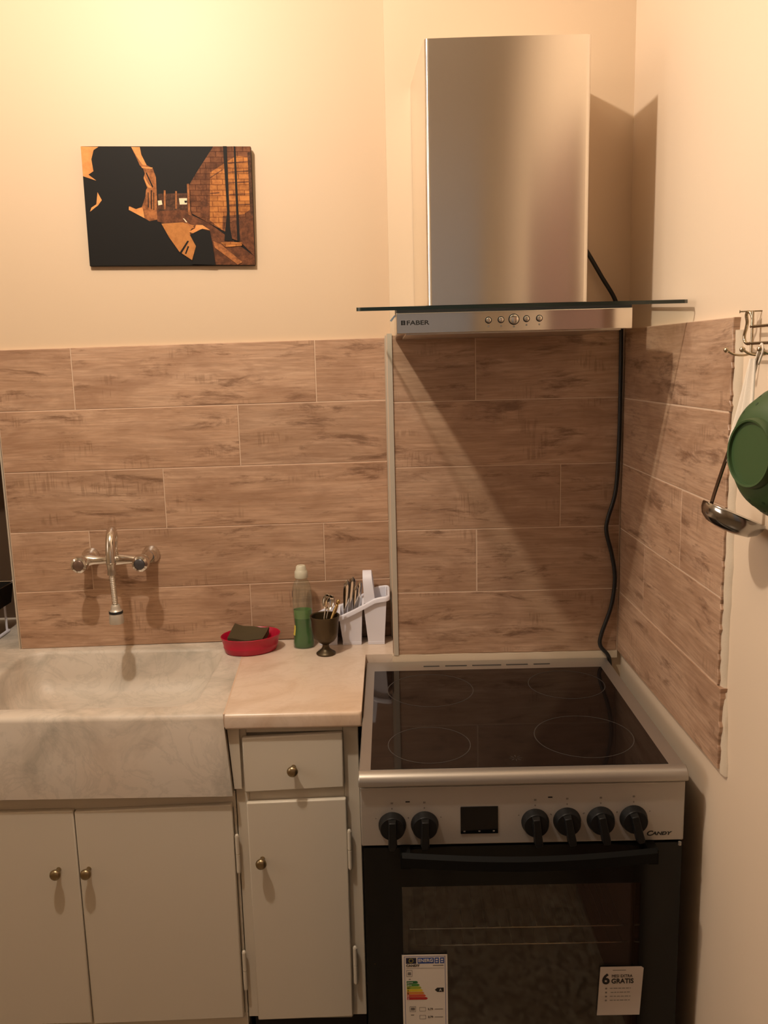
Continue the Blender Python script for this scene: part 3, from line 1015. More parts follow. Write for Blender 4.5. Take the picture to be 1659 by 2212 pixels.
for x, r, z in ((.1850, .0060, 1.6597), (.2085, .0060, 1.6600), (.2327, .0100, 1.6603), (.2562, .0060, 1.6607), (.2803, .0060, 1.6610)):
    b = B()
    lathe(b, [(r + .0004, 0), (r + .0004, .0004), (r - .0008, .0004), (r - .0008, .0002), (.0001, .0002)], (x, BY, z), (0, -1, 0), 24, mi=1)
    lathe(b, [(r - .0012, 0), (r - .0014, .0026), (r - .0024, .0032), (.0001, .0034)], (x, BY - .0001, z), (0, -1, 0), 24)
    bt = obj('button', b, [M['steel_edge'], M['ink']], body, smooth=40)
b = B()
for x, z in ((.1850, 1.6485), (.2085, 1.6488), (.2327, 1.6470), (.2562, 1.6494), (.2803, 1.6498)):
    lathe(b, [(.0018, 0), (.0018, .0003), (.0001, .0003)], (x, BY, z), (0, -1, 0), 10)
obj('button_icon', b, M['greyink'], body)['kind'] = 'stuff'
b = B()
for i in range(3):
    box(b, .0212, .0290, BY - .0003, BY, 1.6545 + i * .0030, 1.6567 + i * .0030)
box(b, .0212, .0230, BY - .0003, BY, 1.6545, 1.6627); box(b, .0272, .0290, BY - .0003, BY, 1.6545, 1.6627)
obj('brand_emblem', b, M['ink'], body)['kind'] = 'stuff'
text('brand_lettering', 'FABER', .0112, (.0310, BY - .0003, 1.6546), M['ink'], body, xs=1.36, bold=.0003)
b = B()
loft(b, [[(.0005, -.452, 1.668), (.0040, -.455, 1.666), (.0120, -.452, 1.677), (.0100, -.449, 1.679)],
         [(.0005, -.446, 1.668), (.0040, -.446, 1.666), (.0120, -.446, 1.677), (.0100, -.446, 1.679)]])
tab = obj('plastic_tab', b, mat('film_scrap', (.05, .07, .10), .3), body)

# ---- power cable
b = B()
cp = [(.4205, -.1700, 1.875), (.437, -.1690, 1.852), (.4584, -.1690, 1.8199), (.4912, -.1700, 1.7657), (.5200, -.1710, 1.7190), (.5345, -.1700, 1.6750), (.5385, -.1680, 1.6300),
      (.5400, -.1670, 1.4898), (.5394, -.1670, 1.3806), (.5341, -.1670, 1.2696), (.5167, -.1670, 1.2022), (.5141, -.1670, 1.1682), (.5287, -.1670, 1.1105),
      (.5370, -.1670, 1.0524), (.5292, -.1670, .9824), (.5067, -.1670, .9119), (.5050, -.1670, .8821), (.5265, -.1675, .8518), (.530, -.168, .80), (.532, -.168, .70)]
tube(b, spline(cp, 6), .0048, 10)
tag(obj('power_cable', b, M['cable'], smooth=60), 'black power cable hanging from the hood down the tiled corner', 'cable')

# ================================================================== CANVAS PICTURE
pic = thing('canvas_picture', (-.5250, lw(-.525) + .002, 1.969), 'small canvas print of a dark silhouetted figure in an orange alley', 'picture')
PW, PH = .402, .2755
b = B(); box(b, -PW / 2, PW / 2, -.009, .005, -PH / 2, PH / 2)
def place_local(bm):
    bmesh.ops.translate(bm, verts=bm.verts, vec=wloc(pic))
    return bm
obj('canvas', place_local(b), M['p_night'], pic, bevel=.002)
names = ['street', 'night', 'ochre', 'ochre2', 'rust', 'brown', 'brick', 'dusk', 'white']
PRINT=[
('ochre',[(0,0.998),(0.104,0.995),(0.074,0.969),(0.057,0.893),(0.064,0.796),(0.033,0.768),(0.077,0.719),(0.001,0.755)]),
('ochre',[(0.079,0.623),(0.101,0.557),(0.076,0.513),(0.057,0.494),(0.026,0.461),(0.036,0.495),(0.067,0.523)]),
('rust',[(0.295,0.995),(0.346,0.993),(0.352,0.931),(0.381,0.844),(0.414,0.822),(0.43,0.746),(0.429,0.571),(0.424,0.394),(0.377,0.38),(0.347,0.406),(0.257,0.478),(0.263,0.507),(0.3,0.482),(0.336,0.5),(0.36,0.583),(0.367,0.641),(0.375,0.66),(0.356,0.739),(0.366,0.777),(0.358,0.816),(0.339,0.845),(0.317,0.923)]),
('ochre',[(0.295,0.995),(0.346,0.993),(0.352,0.931),(0.378,0.844),(0.354,0.85),(0.321,0.923)]),
('ochre',[(0.346,0.835),(0.415,0.825),(0.407,0.816),(0.352,0.822)]),
('ochre',[(0.259,0.503),(0.3,0.482),(0.339,0.495),(0.344,0.455),(0.347,0.406),(0.257,0.476)]),
('ochre',[(0.361,0.758),(0.372,0.719),(0.384,0.689),(0.403,0.659),(0.382,0.66),(0.37,0.69),(0.361,0.729)]),
('night',[(0.377,0.786),(0.411,0.669),(0.405,0.659),(0.371,0.782)]),
('night',[(0.376,0.621),(0.381,0.621),(0.377,0.494),(0.371,0.494)]),
('night',[(0.395,0.64),(0.401,0.64),(0.394,0.483),(0.389,0.484)]),
('night',[(0.409,0.62),(0.413,0.62),(0.409,0.473),(0.405,0.473)]),
('brown',[(0.424,0.492),(0.617,0.496),(0.634,0.427),(0.73,0.364),(1,0.076),(1,0.003),(0.759,0.007),(0.612,0.288),(0.423,0.379)]),
('dusk',[(0.439,0.609),(0.618,0.613),(0.616,0.476),(0.429,0.463)]),
('rust',[(0.472,0.638),(0.483,0.637),(0.477,0.479),(0.467,0.479)]),
('rust',[(0.54,0.631),(0.55,0.63),(0.545,0.484),(0.535,0.484)]),
('white',[(0.433,0.551),(0.456,0.555),(0.459,0.519),(0.434,0.512)]),
('white',[(0.56,0.571),(0.608,0.572),(0.606,0.52),(0.563,0.519)]),
('night',[(0.591,0.551),(0.607,0.552),(0.606,0.534),(0.593,0.532)]),
('brick',[(0.625,0.681),(0.669,0.777),(0.779,0.998),(1.0,0.998),(1,0.246),(0.927,0.219),(0.879,0.25),(0.73,0.364),(0.629,0.446)]),
('rust',[(0.612,0.691),(0.624,0.691),(0.624,0.427),(0.61,0.437)]),
('ochre2',[(0.753,0.784),(0.833,0.853),(0.913,0.922),(0.982,0.91),(0.982,0.475),(0.945,0.436),(0.817,0.421),(0.811,0.302),(0.738,0.384)]),
('brick',[(0.751,0.745),(0.831,0.815),(0.831,0.805),(0.75,0.733)]),
('brick',[(0.745,0.614),(0.804,0.622),(0.803,0.611),(0.744,0.604)]),
('brick',[(0.862,0.866),(0.987,0.881),(0.988,0.872),(0.861,0.855)]),
('brick',[(0.861,0.79),(0.987,0.803),(0.987,0.793),(0.861,0.78)]),
('brick',[(0.86,0.703),(0.986,0.713),(0.986,0.703),(0.86,0.691)]),
('brick',[(0.862,0.606),(0.985,0.611),(0.984,0.602),(0.862,0.596)]),
('brick',[(0.857,0.518),(0.984,0.524),(0.983,0.512),(0.857,0.506)]),
('brown',[(0.687,0.543),(0.711,0.586),(0.738,0.522),(0.738,0.394),(0.684,0.425)]),
('dusk',[(0.98,0.948),(0.999,0.953),(1,0.246),(0.989,0.257),(0.983,0.514)]),
('brown',[(0.871,0.38),(1,0.424),(1,0.076),(0.919,0.199),(0.864,0.231)]),
('street',[(0.447,0.358),(0.574,0.369),(0.643,0.342),(0.612,0.288),(0.647,0.167),(0.619,0.047),(0.545,0.12),(0.489,0.242)]),
('night',[(0.597,0.214),(0.607,0.209),(0.558,0.105),(0.548,0.115)]),
('night',[(0.598,0.169),(0.606,0.163),(0.586,0.099),(0.578,0.104)]),
('rust',[(0.753,0.209),(0.797,0.183),(0.924,0.028),(0.895,0.006),(0.76,0.154)]),
('night',[(0.837,1),(0.859,1.0),(0.858,0.32),(0.87,0.21),(0.82,0.212),(0.844,0.459)]),
('night',[(0.9,0.999),(0.91,0.998),(0.914,0.209),(0.898,0.21)]),
('ochre2',[(0.798,0.198),(0.926,0.199),(0.926,0.169),(0.824,0.157)]),
('ochre',[(0.608,0.288),(0.646,0.317),(0.654,0.347),(0.693,0.345),(0.737,0.302),(0.691,0.314),(0.632,0.276)]),
('white',[(0.577,0.404),(0.587,0.398),(0.603,0.37),(0.596,0.366)]),
('rust',[(0.599,0.372),(0.644,0.322),(0.633,0.316),(0.594,0.366)]),
('night',[(0.614,0.263),(0.684,0.311),(0.736,0.294),(0.748,0.184),(0.761,0.004),(0.617,0.012),(0.647,0.167)]),
]

b = B()
for i, (mn, pl) in enumerate(PRINT):
    d = -.0092 - .00006 * i
    vs_ = [b.verts.new(((u - .5) * PW * .998, d, (v - .5) * PH * .998)) for u, v in pl]
    f = b.faces.new(vs_)
    f.normal_update()
    if f.normal.y > 0:
        f.normal_flip()
    f.material_index = names.index(mn)
bmesh.ops.triangulate(b, faces=b.faces[:])
obj('print', place_local(b), [M['p_' + n] for n in names], pic, recalc=False)
pic.rotation_euler = (math.radians(2.0), math.radians(.75), math.atan(WA))

# ================================================================== FAUCET
fau = thing('wall_faucet', (-.71, -.035, 1.11), 'old chrome two handled wall faucet with a flexible spout above the sink', 'faucet')
FZ = 1.1115
b = B()
tube(b, [(-.783, -.095, FZ), (-.770, -.095, FZ), (-.757, -.095, FZ), (-.722, -.095, FZ), (-.712, -.095, FZ), (-.702, -.095, FZ), (-.690, -.095, FZ), (-.655, -.095, FZ), (-.642, -.095, FZ), (-.630, -.095, FZ)], .01, 16,
     radii=[.0150, .0165, .0118, .0100, .0140, .0150, .0140, .0100, .0118, .0165])
for x in (-.783, -.630):
    cyl(b, (x, -.105, FZ), (x, -.05, FZ), .0145, n=18)
obj('body', b, M['chrome'], fau, smooth=50)
for x in (-.783, -.630):
    b = B()
    yw = lw(x)
    lathe(b, [(.0240, 0), (.0232, .005), (.0190, .011), (.0165, .015), (.0165, .030), (.0001, .030)], (x, yw - .0003, FZ - .002), (0, -1, 0), 24)
    cyl(b, (x, yw - .02, FZ - .001), (x, -.08, FZ), .0125, n=16)
    obj('escutcheon', b, M['chrome'], fau, smooth=50)
for x, capm in ((-.779, mat('handle_cap_bronze', (.20, .13, .10), .3, .6)), (-.628, mat('handle_cap_grey', (.10, .10, .11), .3, .6))):
    b = B()
    lathe(b, [(.0110, 0), (.0110, .012), (.0155, .018), (.0205, .026), (.0215, .036), (.0200, .044), (.0145, .047), (.0140, .0450), (.0001, .0450)], (x, -.102, FZ - .001), (0, -1, 0), 10)
    h = obj('handle', b, M['chrome'], fau, smooth=25)
    b = B()
    lathe(b, [(.0130, 0), (.0130, .003), (.0100, .0052), (.0001, .0058)], (x, -.1465, FZ - .001), (0, -1, 0), 20)
    obj('handle_cap', b, capm, h, smooth=50)
b = B()
tube(b, spline([(-.708, -.095, FZ + .004), (-.7075, -.095, FZ + .030), (-.7045, -.097, FZ + .058), (-.7005, -.111, FZ + .0765), (-.6955, -.136, FZ + .0790), (-.6915, -.158, FZ + .0650), (-.6895, -.171, FZ + .036), (-.6890, -.174, FZ + .010)], 6), .0116, 14)
cyl(b, (-.708, -.095, FZ + .004), (-.7078, -.095, FZ + .022), .0135, n=18)
obj('spout', b, M['chrome'], fau, smooth=50)
b = B()
lathe(b, [(.0105, 0), (.0122, .001), (.0122, .004), (.0105, .006), (.0095, .022), (.0105, .030), (.006, .031)], (-.6889, -.1745, FZ + .011), (0, 0, -1), 18)
n = 34
pts, rad = [], []
for i in range(n + 1):
    t = i / n
    pts.append((-.6889 + .0025 * t, -.175, FZ - .018 - .075 * t)); rad.append(.0064 + (.0011 if i % 2 else 0))
tube(b, pts, .006, 12, radii=rad)
obj('flexible_hose', b, M['chrome_dull'], fau, smooth=40)
b = B()
lathe(b, [(.0085, 0), (.0105, .003), (.0112, .009), (.0140, .0145), (.0160, .0165), (.0160, .0210), (.0150, .0215), (.0165, .0240), (.0180, .0430), (.0170, .0475), (.0150, .0460), (.0001, .0460)], (-.6862, -.175, FZ - .094), (0, 0, -1), 24)
ae = obj('aerator', b, M['aerator'], fau, smooth=35)
b = B(); lathe(b, [(.0155, .0160), (.0168, .0163), (.0168, .0222), (.0150, .0226)], (-.6862, -.175, FZ - .094), (0, 0, -1), 24)
obj('seal_ring', b, M['rubber_gap'], ae, smooth=35)

# ================================================================== THINGS ON THE WORKTOP
# red dish
dish = thing('soap_dish', (-.3720, -.0960, CT), 'oval red plastic dish holding a used sponge beside the basin', 'dish')
b = B()
def ell(a, c, z, ang=math.radians(20), n=40):
    return [Vector((-.3720 + a * math.cos(t) * math.cos(ang) - c * math.sin(t) * math.sin(ang), -.0960 + a * math.cos(t) * math.sin(ang) + c * math.sin(t) * math.cos(ang), z)) for t in [2 * PI * i / n for i in range(n)]]
r_ = [(.062, .043, 0), (.066, .047, .004), (.070, .0505, .016), (.0705, .0510, .018), (.0695, .0502, .020), (.0745, .0575, .038), (.0765, .0605, .0435), (.0752, .0592, .0445), (.0730, .0565, .0420), (.0670, .0475, .016), (.0620, .0430, .0085), (.030, .020, .0075)]
loft(b, [ell(a, c, CT + h) for a, c, h in r_])
obj('bowl', b, M['red'], dish, smooth=45)
sp = thing('sponge', (-.378, -.090, CT + .009), 'worn brown and green scouring sponge lying in the red dish', 'sponge')
def pad(name, z0, z1, m, parent, sx, sy, bow=.004):
    b = B()
    n = 8
    ang = math.radians(2)
    def P(u, v, z):
        x, y = (u - .5) * sx + .012 * (v - .5), (v - .5) * sy
        z = z + bow * (2 * (u - .5)) ** 2 + .014 * (v - .3) - .006 * (u - .5) + .007 * max(0, v - u - .2) + .0015 * math.sin(9 * u + 3 * v)
        return Vector((-.378 + x * math.cos(ang) - y * math.sin(ang), -.091 + x * math.sin(ang) + y * math.cos(ang), z))
    top_ = [[P(i / n, j / n, z1) for i in range(n + 1)] for j in range(n + 1)]
    bot = [[P(i / n, j / n, z0) for i in range(n + 1)] for j in range(n + 1)]
    tv = [[b.verts.new(p) for p in r] for r in top_]; bv = [[b.verts.new(p) for p in r] for r in bot]
    for j in range(n):
        for i in range(n):
            b.faces.new((tv[j][i], tv[j][i + 1], tv[j + 1][i + 1], tv[j + 1][i])); b.faces.new((bv[j][i], bv[j + 1][i], bv[j + 1][i + 1], bv[j][i + 1]))
    for k in range(n):
        b.faces.new((bv[0][k], bv[0][k + 1], tv[0][k + 1], tv[0][k])); b.faces.new((bv[n][k + 1], bv[n][k], tv[n][k], tv[n][k + 1]))
        b.faces.new((bv[k + 1][0], bv[k][0], tv[k][0], tv[k + 1][0])); b.faces.new((bv[k][n], bv[k + 1][n], tv[k + 1][n], tv[k][n]))
    return obj(name, b, m, parent, smooth=50)
pad('foam', CT + .0220, CT + .0340, M['foam'], sp, .086, .058)
pad('scouring_layer', CT + .0342, CT + .0405, M['scrub'], sp, .088, .060)

# dish soap bottle
BX, BYY = -.2385, -.0760
bot = thing('soap_bottle', (BX, BYY, CT), 'clear squeeze bottle with a little green dish soap beside the red dish', 'bottle')
prof = [(.0255, 0), (.0275, .004), (.0275, .014), (.0262, .030), (.0232, .048), (.0226, .056), (.0236, .070), (.0248, .090), (.0254, .115), (.0252, .140), (.0240, .156), (.0212, .168), (.0175, .176), (.0150, .179), (.0145, .184)]
b = B(); lathe(b, prof, (BX, BYY, CT), n=36, sy=.70)
obj('shell', b, M['clearplastic'], bot, smooth=50)
b = B()
ins = [(r * .94 - .0006, h + (.001 if i == 0 else 0)) for i, (r, h) in enumerate(prof) if h < .078] + [(.0222, .078)]
lathe(b, ins, (BX, BYY, CT), n=36, sy=.70)
obj('soap_liquid', b, M['soap'], bot, smooth=50)
b = B()
lathe(b, [(.0222, .0782), (.0228, .090), (.0232, .101), (.0228, .101), (.0220, .079)], (BX, BYY, CT), n=36, sy=.70)
obj('soap_film', b, M['soap_light'], bot, smooth=50)
b = B()
lathe(b, [(.0165, .1845), (.0172, .187), (.0168, .200), (.0150, .203), (.0135, .206), (.0125, .2135), (.0100, .2165), (.0001, .217)], (BX, BYY, CT), n=28)
obj('cap', b, M['cap'], bot, smooth=40)
def wrap_patch(name, a0, a1, hs, m):
    b = B()
    rows = []
    for h, r in hs:
        rows.append([Vector((BX + (r + .0004) * math.cos(a), BYY + .70 * (r + .0006) * math.sin(a), CT + h)) for a in [a0 + (a1 - a0) * i / 6 for i in range(7)]])
    inn = [[Vector((BX + (p.x - BX) * .985, BYY + (p.y - BYY) * .985, p.z)) for p in r] for r in rows]
    R_ = [rows[i] + inn[i][::-1] for i in range(len(rows))]
    loft(b, R_)
    obj(name, b, m, bot, smooth=40)
wrap_patch('label', PI * 1.02, PI * 1.20, [(.034, .0256), (.042, .0242), (.050, .0230), (.060, .0228)], M['yellow'])
wrap_patch('label', PI * .93, PI * 1.06, [(.134, .0253), (.142, .0252), (.150, .0246)], M['navy'])

# mortar with pestle and spoons
MX, MY = -.1775, -.1350
mo = thing('brass_mortar', (MX, MY, CT), 'dark brass footed mortar cup between the soap bottle and the white caddy', 'mortar')
b = B()
lathe(b, [(.0235, 0), (.0245, .002), (.0240, .004), (.0180, .008), (.0105, .0145), (.0080, .021), (.0085, .0255), (.0130, .0290), (.0220, .0350), (.0290, .0450), (.0322, .0580), (.0335, .0720), (.0345, .0880), (.0370, .0985), (.0375, .1005), (.0360, .1010),
          (.0335, .0990), (.0318, .0750), (.0290, .0550), (.0200, .0420), (.0001, .0390)], (MX, MY, CT), n=40)
obj('cup', b, M['bronze'], mo, smooth=45)
pe = thing('pestle', (-.1760, -.130, .915), 'slim brass pestle leaning to the right out of the dark mortar', 'pestle')
b = B()
A_, D_ = Vector((-.1785, -.1300, .9100)), Vector((.0360, .012, .0880))
ax = D_.normalized(); Ln = D_.length
lathe(b, [(.0001, 0), (.0080, .002), (.0095, .010), (.0065, .022), (.0050, .034), (.0066, .0375), (.0066, .041), (.0045, .045), (.0050, .070), (.0042, .083), (.0030, .086), (.0056, .0905), (.0060, .0945), (.0045, .098), (.0001, .0995)], A_, ax, 20)
obj('rod', b, M['brass_bright'], pe, smooth=45)
def spoon(name, p0, p1, bw, bl, label, m, roll=0.0):
    """handle from p0 up to the bowl at p1"""
    t = thing(name, p0, label, 'spoon', 'spoons standing in the mortar')
    p0, p1 = Vector(p0), Vector(p1)
    d = (p1 - p0).normalized()
    b = B()
    tube(b, [p0, p0.lerp(p1, .5), p1 - d * (bl * .45)], .0016, 8, radii=[.0022, .0017, .0015])
    obj('handle', b, m, t, smooth=50)
    b = B()
    fwd = Vector((math.sin(roll), -math.cos(roll), .25)).normalized()
    side = d.cross(fwd).normalized(); fwd = side.cross(d).normalized()
    if fwd.y > 0: fwd = -fwd
    k = 20
    def ringp(s, off):
        return [p1 + side * (bw * s * math.cos(2 * PI * i / k)) + d * (bl * s * math.sin(2 * PI * i / k)) - fwd * off for i in range(k)]
    loft(b, [ringp(1, 0), ringp(.85, .0030), ringp(.5, .0058), ringp(.05, .0068), ringp(.05, .0061), ringp(.5, .0051), ringp(.85, .0023), ringp(.96, 0)], cyclic=True)
    obj('bowl', b, m, t, smooth=50)
spoon('teaspoon', (-.1840, -.140, .9080), (-.1650, -.122, .9950), .0125, .0200, 'silver teaspoon with its bowl up just left of the pestle', M['chrome'], .35)
spoon('teaspoon', (-.1890, -.134, .9080), (-.1730, -.112, .9960), .0120, .0190, 'second silver teaspoon, bowl up, farthest left in the mortar', M['chrome'], -.2)

# cutlery caddy
cad = thing('cutlery_caddy', (-.1135, -.045, CT), 'white plastic cutlery caddy with a sloping rim and an arched handle', 'caddy')
def zbase(x):
    K_ = [(-.209, .930), (-.182, .943), (-.143, .951), (-.11, .966), (-.08, .981), (-.05, .997), (-.018, 1.001)]
    for (a, za), (c, zc) in zip(K_[:-1], K_[1:]):
        if x <= c or c == -.018:
            t = min(1, max(0, (x - a) / (c - a)))
            return za + (zc - za) * t
ztop = lambda x, y: zbase(x) + .20 * (y + .0445)
CYF, CYB = -.0745, -.0165
b = B()
for (bx0, bx1), (tx0, tx1) in (((-.1985, -.1530), (-.2040, -.1480)), ((-.1380, -.0900), (-.1460, -.0850)), ((-.0725, -.0300), (-.0820, -.0220))):
    def loop(x0, x1, yf, yb, zf, n=5):
        P = [(x0 + (x1 - x0) * i / n, yf) for i in range(n)] + [(x1, yf + (yb - yf) * i / 3) for i in range(3)] + [(x1 + (x0 - x1) * i / n, yb) for i in range(n)] + [(x0, yb + (yf - yb) * i / 3) for i in range(3)]
        return [Vector((x, y, zf if not callable(zf) else zf(x, y))) for x, y in P]
    t_ = .0016
    loft(b, [loop(bx0, bx1, CYF + .006, CYB - .005, CT), loop(bx0 - .0006, bx1 + .0006, CYF + .0055, CYB - .0045, CT + .007), loop(bx0, bx1, CYF + .006, CYB - .005, CT + .0075),
             loop(tx0, tx1, CYF, CYB, ztop), loop(tx0 + t_, tx1 - t_, CYF + t_, CYB - t_, ztop), loop(bx0 + t_, bx1 - t_, CYF + .006 + t_, CYB - .005 - t_, CT + .004)])
for x0, x1 in ((-.1482, -.1458), (-.0852, -.0818)):
    loft(b, [[Vector((x0, CYF, ztop(x0, CYF) - .012)), Vector((x1, CYF, ztop(x1, CYF) - .012)), Vector((x1, CYB, ztop(x1, CYB) - .012)), Vector((x0, CYB, ztop(x0, CYB) - .012))],
             [Vector((x0, CYF, ztop(x0, CYF))), Vector((x1, CYF, ztop(x1, CYF))), Vector((x1, CYB, ztop(x1, CYB))), Vector((x0, CYB, ztop(x0, CYB)))]])
obj('cups', b, M['white'], cad, smooth=35)
b = B()
path = rrect(-.2085, -.0175, CYF - .003, CYB + .003, .010, 0, 5)
# resample long edges so that the rim follows the slope
dense = []
for i, p in enumerate(path):
    q = path[(i + 1) % len(path)]
    k = max(1, int((q - p).length / .012))
    for s in range(k):
        dense.append(p.lerp(q, s / k))
rp = [Vector((p.x, p.y, ztop(p.x, p.y))) for p in dense]
cen = Vector((-.113, -.0455, 0))
rings = []
for i, p in enumerate(rp):
    t = (dense[(i + 1) % len(dense)] - dense[i - 1]).normalized()
    nrm = Vector((-t.y, t.x, 0))
    if nrm.dot(Vector((p.x, p.y, 0)) - cen) < 0: nrm = -nrm
    sec = [(-.003, .0005), (.0005, .0022), (.0030, .0010), (.0042, -.0020), (.0042, -.0105), (.0028, -.0105), (.0026, -.0020), (-.003, -.0012)]
    rings.append([p + nrm * a + Vector((0, 0, h)) for a, h in sec])
loft(b, rings, cyclic=True)
obj('rim', b, M['white'], cad, smooth=50)
b = B()
arch = spline([(-.0655, -.0755, .978), (-.0675, -.0740, 1.010), (-.0700, -.0690, 1.037), (-.0710, -.0570, 1.0530), (-.0712, -.0455, 1.0565), (-.0705, -.0340, 1.0510), (-.0690, -.0230, 1.034), (-.0675, -.0185, 1.005), (-.0655, -.0175, .990)], 4)
rings = []
for i, p in enumerate(arch):
    d = (arch[min(i + 1, len(arch) - 1)] - arch[max(i - 1, 0)]).normalized()
    side = Vector((1, 0, 0)); nr = side.cross(d).normalized()
    w = .0145 - .0030 * math.sin(PI * i / (len(arch) - 1))
    rings.append([p + side * w + nr * .0016, p - side * w + nr * .0016, p - side * w - nr * .0016, p + side * w - nr * .0016])
loft(b, rings)
obj('handle', b, M['white'], cad, smooth=50, bevel=.001)

def cutlery(name, p0, p1, w, label, cat):
    t = thing(name, p0, label, cat, 'cutlery standing in the caddy')
    p0, p1 = Vector(p0), Vector(p1)
    d = (p1 - p0).normalized(); side = d.cross(Vector((0, 1, 0))).normalized(); nr = side.cross(d)
    b = B()
    rings = []
    for i in range(13):
        s = i / 12
        ww = w * (.35 + .65 * min(1, s * 1.6)) * (math.sqrt(max(0.02, 1 - ((s - .9) / .1) ** 2)) if s > .9 else 1)
        p = p0.lerp(p1, s) - nr * .0 + Vector((0, -.006 * s * s, 0))
        rings.append([p + side * ww, p + side * ww * .5 + nr * .0014, p - side * ww * .5 + nr * .0014, p - side * ww, p - side * ww * .5 - nr * .0012, p + side * ww * .5 - nr * .0012])
    loft(b, rings)
    obj('handle', b, M['chrome'], t, smooth=60)
    b = B()
    q = p0 - d * .045
    if cat == 'fork':
        for k in (-1.5, -.5, .5, 1.5):
            tube(b, [p0 + side * k * .003 - d * .01, q + side * k * .003], .0011, 6)
        loft(b, [[p0 + side * a + nr * c for a, c in ((-.002, -.001), (.002, -.001), (.002, .001), (-.002, .001))], [p0 - d * .012 + side * a + nr * c for a, c in ((-.0058, -.001), (.0058, -.001), (.0058, .001), (-.0058, .001))]])
        obj('tines', b, M['chrome'], t, smooth=50)
    else:
        loft(b, [[p0 + side * a + nr * c for a, c in ((-.002, -.001), (.002, -.001), (.002, .001), (-.002, .001))], [p0 - d * .02 + side * a + nr * c for a, c in ((-.0075, -.001), (.0075, -.001), (.0075, .001), (-.0075, .001))], [q + side * a + nr * c for a, c in ((-.004, -.0006), (.005, -.0006), (.005, .0006), (-.004, .0006))]])
        obj('blade' if cat == 'knife' else 'bowl', b, M['chrome'], t, smooth=50)
cutlery('fork', (-.1330, -.046, .930), (-.1220, -.044, 1.0340), 0.0085, 'silver fork handle at the far left of the white caddy', 'fork')
cutlery('fork', (-.1220, -.034, .930), (-.1085, -.034, 1.0400), 0.0085, 'silver fork handle standing tallest, second from left in the caddy', 'fork')
cutlery('table_knife', (-.1090, -.052, .930), (-.0990, -.046, 1.0200), .0060, 'silver knife handle third from left in the caddy', 'knife')
cutlery('tablespoon', (-.1040, -.036, .930), (-.0890, -.040, 1.0300), .0066, 'silver spoon handle right beside the arched caddy handle', 'spoon')

# ================================================================== THINGS ON THE RIGHT WALL
rackw = thing('hook_rack', (.555, -1.0, 1.58), 'brass coloured wire hook rack on the right wall at the frame edge', 'hook rack')
WX = .5470
b = B()
tube(b, [(WX, -.876, 1.6270), (WX, -1.28, 1.6255)], .0024, 8)
tube(b, [(WX, -.872, 1.6020), (WX, -1.28, 1.6010)], .0024, 8)
tube(b, [(WX, -.876, 1.5870), (WX, -1.28, 1.5860)], .0020, 8)
tube(b, spline([(WX, -.880, 1.627), (WX, -.8790, 1.640), (WX - .002, -.8760, 1.6475), (WX - .004, -.8700, 1.6490), (WX - .004, -.8665, 1.6440), (WX - .002, -.8655, 1.6340), (WX, -.8570, 1.6240), (WX, -.8520, 1.6150), (WX, -.8540, 1.6065), (WX, -.8640, 1.6020), (WX, -.8760, 1.6020)], 5), .0026, 8)
for y in (-.880, -.965, -1.05, -1.135, -1.22):
    tube(b, [(WX, y, 1.650 if y > -.9 else 1.627), (WX, y, 1.5860)], .0022, 8)
obj('wire_frame', b, M['nickel'], rackw, smooth=50)
for i in range(6):
    y = -.882 - .060 * i
    b = B()
    tube(b, spline([(WX, y, 1.5870), (WX - .012, y, 1.5845), (WX - .026, y, 1.5860), (WX - .036, y, 1.5915)], 5), .0018, 8)
    sphere(b, (WX - .0385, y, 1.5930), .0042, 12)
    obj('hook', b, M['nickel'], rackw, smooth=50)
for y in (-.965, -1.135):
    b = B(); cyl(b, (.5615, y, 1.614), (WX, y, 1.614), .004, n=12)
    obj('bracket', b, M['nickel'], rackw, smooth=50)
b = B()
cyl(b, (.563, -.880, 1.6500), (.532, -.8690, 1.6500), .0011, n=8); cyl(b, (.5322, -.8690, 1.6500), (.531, -.8686, 1.6500), .0026, n=10)
tag(obj('wall_nail', b, M['nickel'], smooth=40), 'thin nail sticking out of the right wall above the tile end', 'nail')

# white cloth hung in folds
cl = thing('hanging_cloth', (.508, -.965, 1.43), 'white cloth hanging in folds from the wall rack behind the green colander', 'cloth')
b = B()
rows = []
ncol = 22
for j in range(13):
    t = j / 12
    y_l = -.982 + .058 * min(1, t * 1.3)
    y_r = -1.000 - .004 * t
    z = 1.580 - .150 * t
    yc, w = (y_l + y_r) / 2, (y_l - y_r) / 2
    row = []
    for i in range(ncol + 1):
        s = i / ncol * 2 - 1
        row.append(Vector((.5045 - .004 * math.cos(s * 7.0) * (0.4 + t) - .003 * (1 - abs(s)), yc - s * w, z - .020 * (1 - s) * .5 * t * (1 - t) + .006 * math.sin(3 * s) * t)))
    rows.append(row)
fv = [[b.verts.new(p) for p in r] for r in rows]
bv = [[b.verts.new(p + Vector((.0018, 0, 0))) for p in r] for r in rows]
for j in range(12):
    for i in range(ncol):
        b.faces.new((fv[j][i], fv[j][i + 1], fv[j + 1][i + 1], fv[j + 1][i])); b.faces.new((bv[j][i], bv[j + 1][i], bv[j + 1][i + 1], bv[j][i + 1]))
    b.faces.new((fv[j][0], fv[j + 1][0], bv[j + 1][0], bv[j][0])); b.faces.new((fv[j][ncol], bv[j][ncol], bv[j + 1][ncol], fv[j + 1][ncol]))
for i in range(ncol):
    b.faces.new((fv[0][i], bv[0][i], bv[0][i + 1], fv[0][i + 1])); b.faces.new((fv[12][i], fv[12][i + 1], bv[12][i + 1], bv[12][i]))
obj('fabric', b, M['cloth'], cl, smooth=80)
b = B()
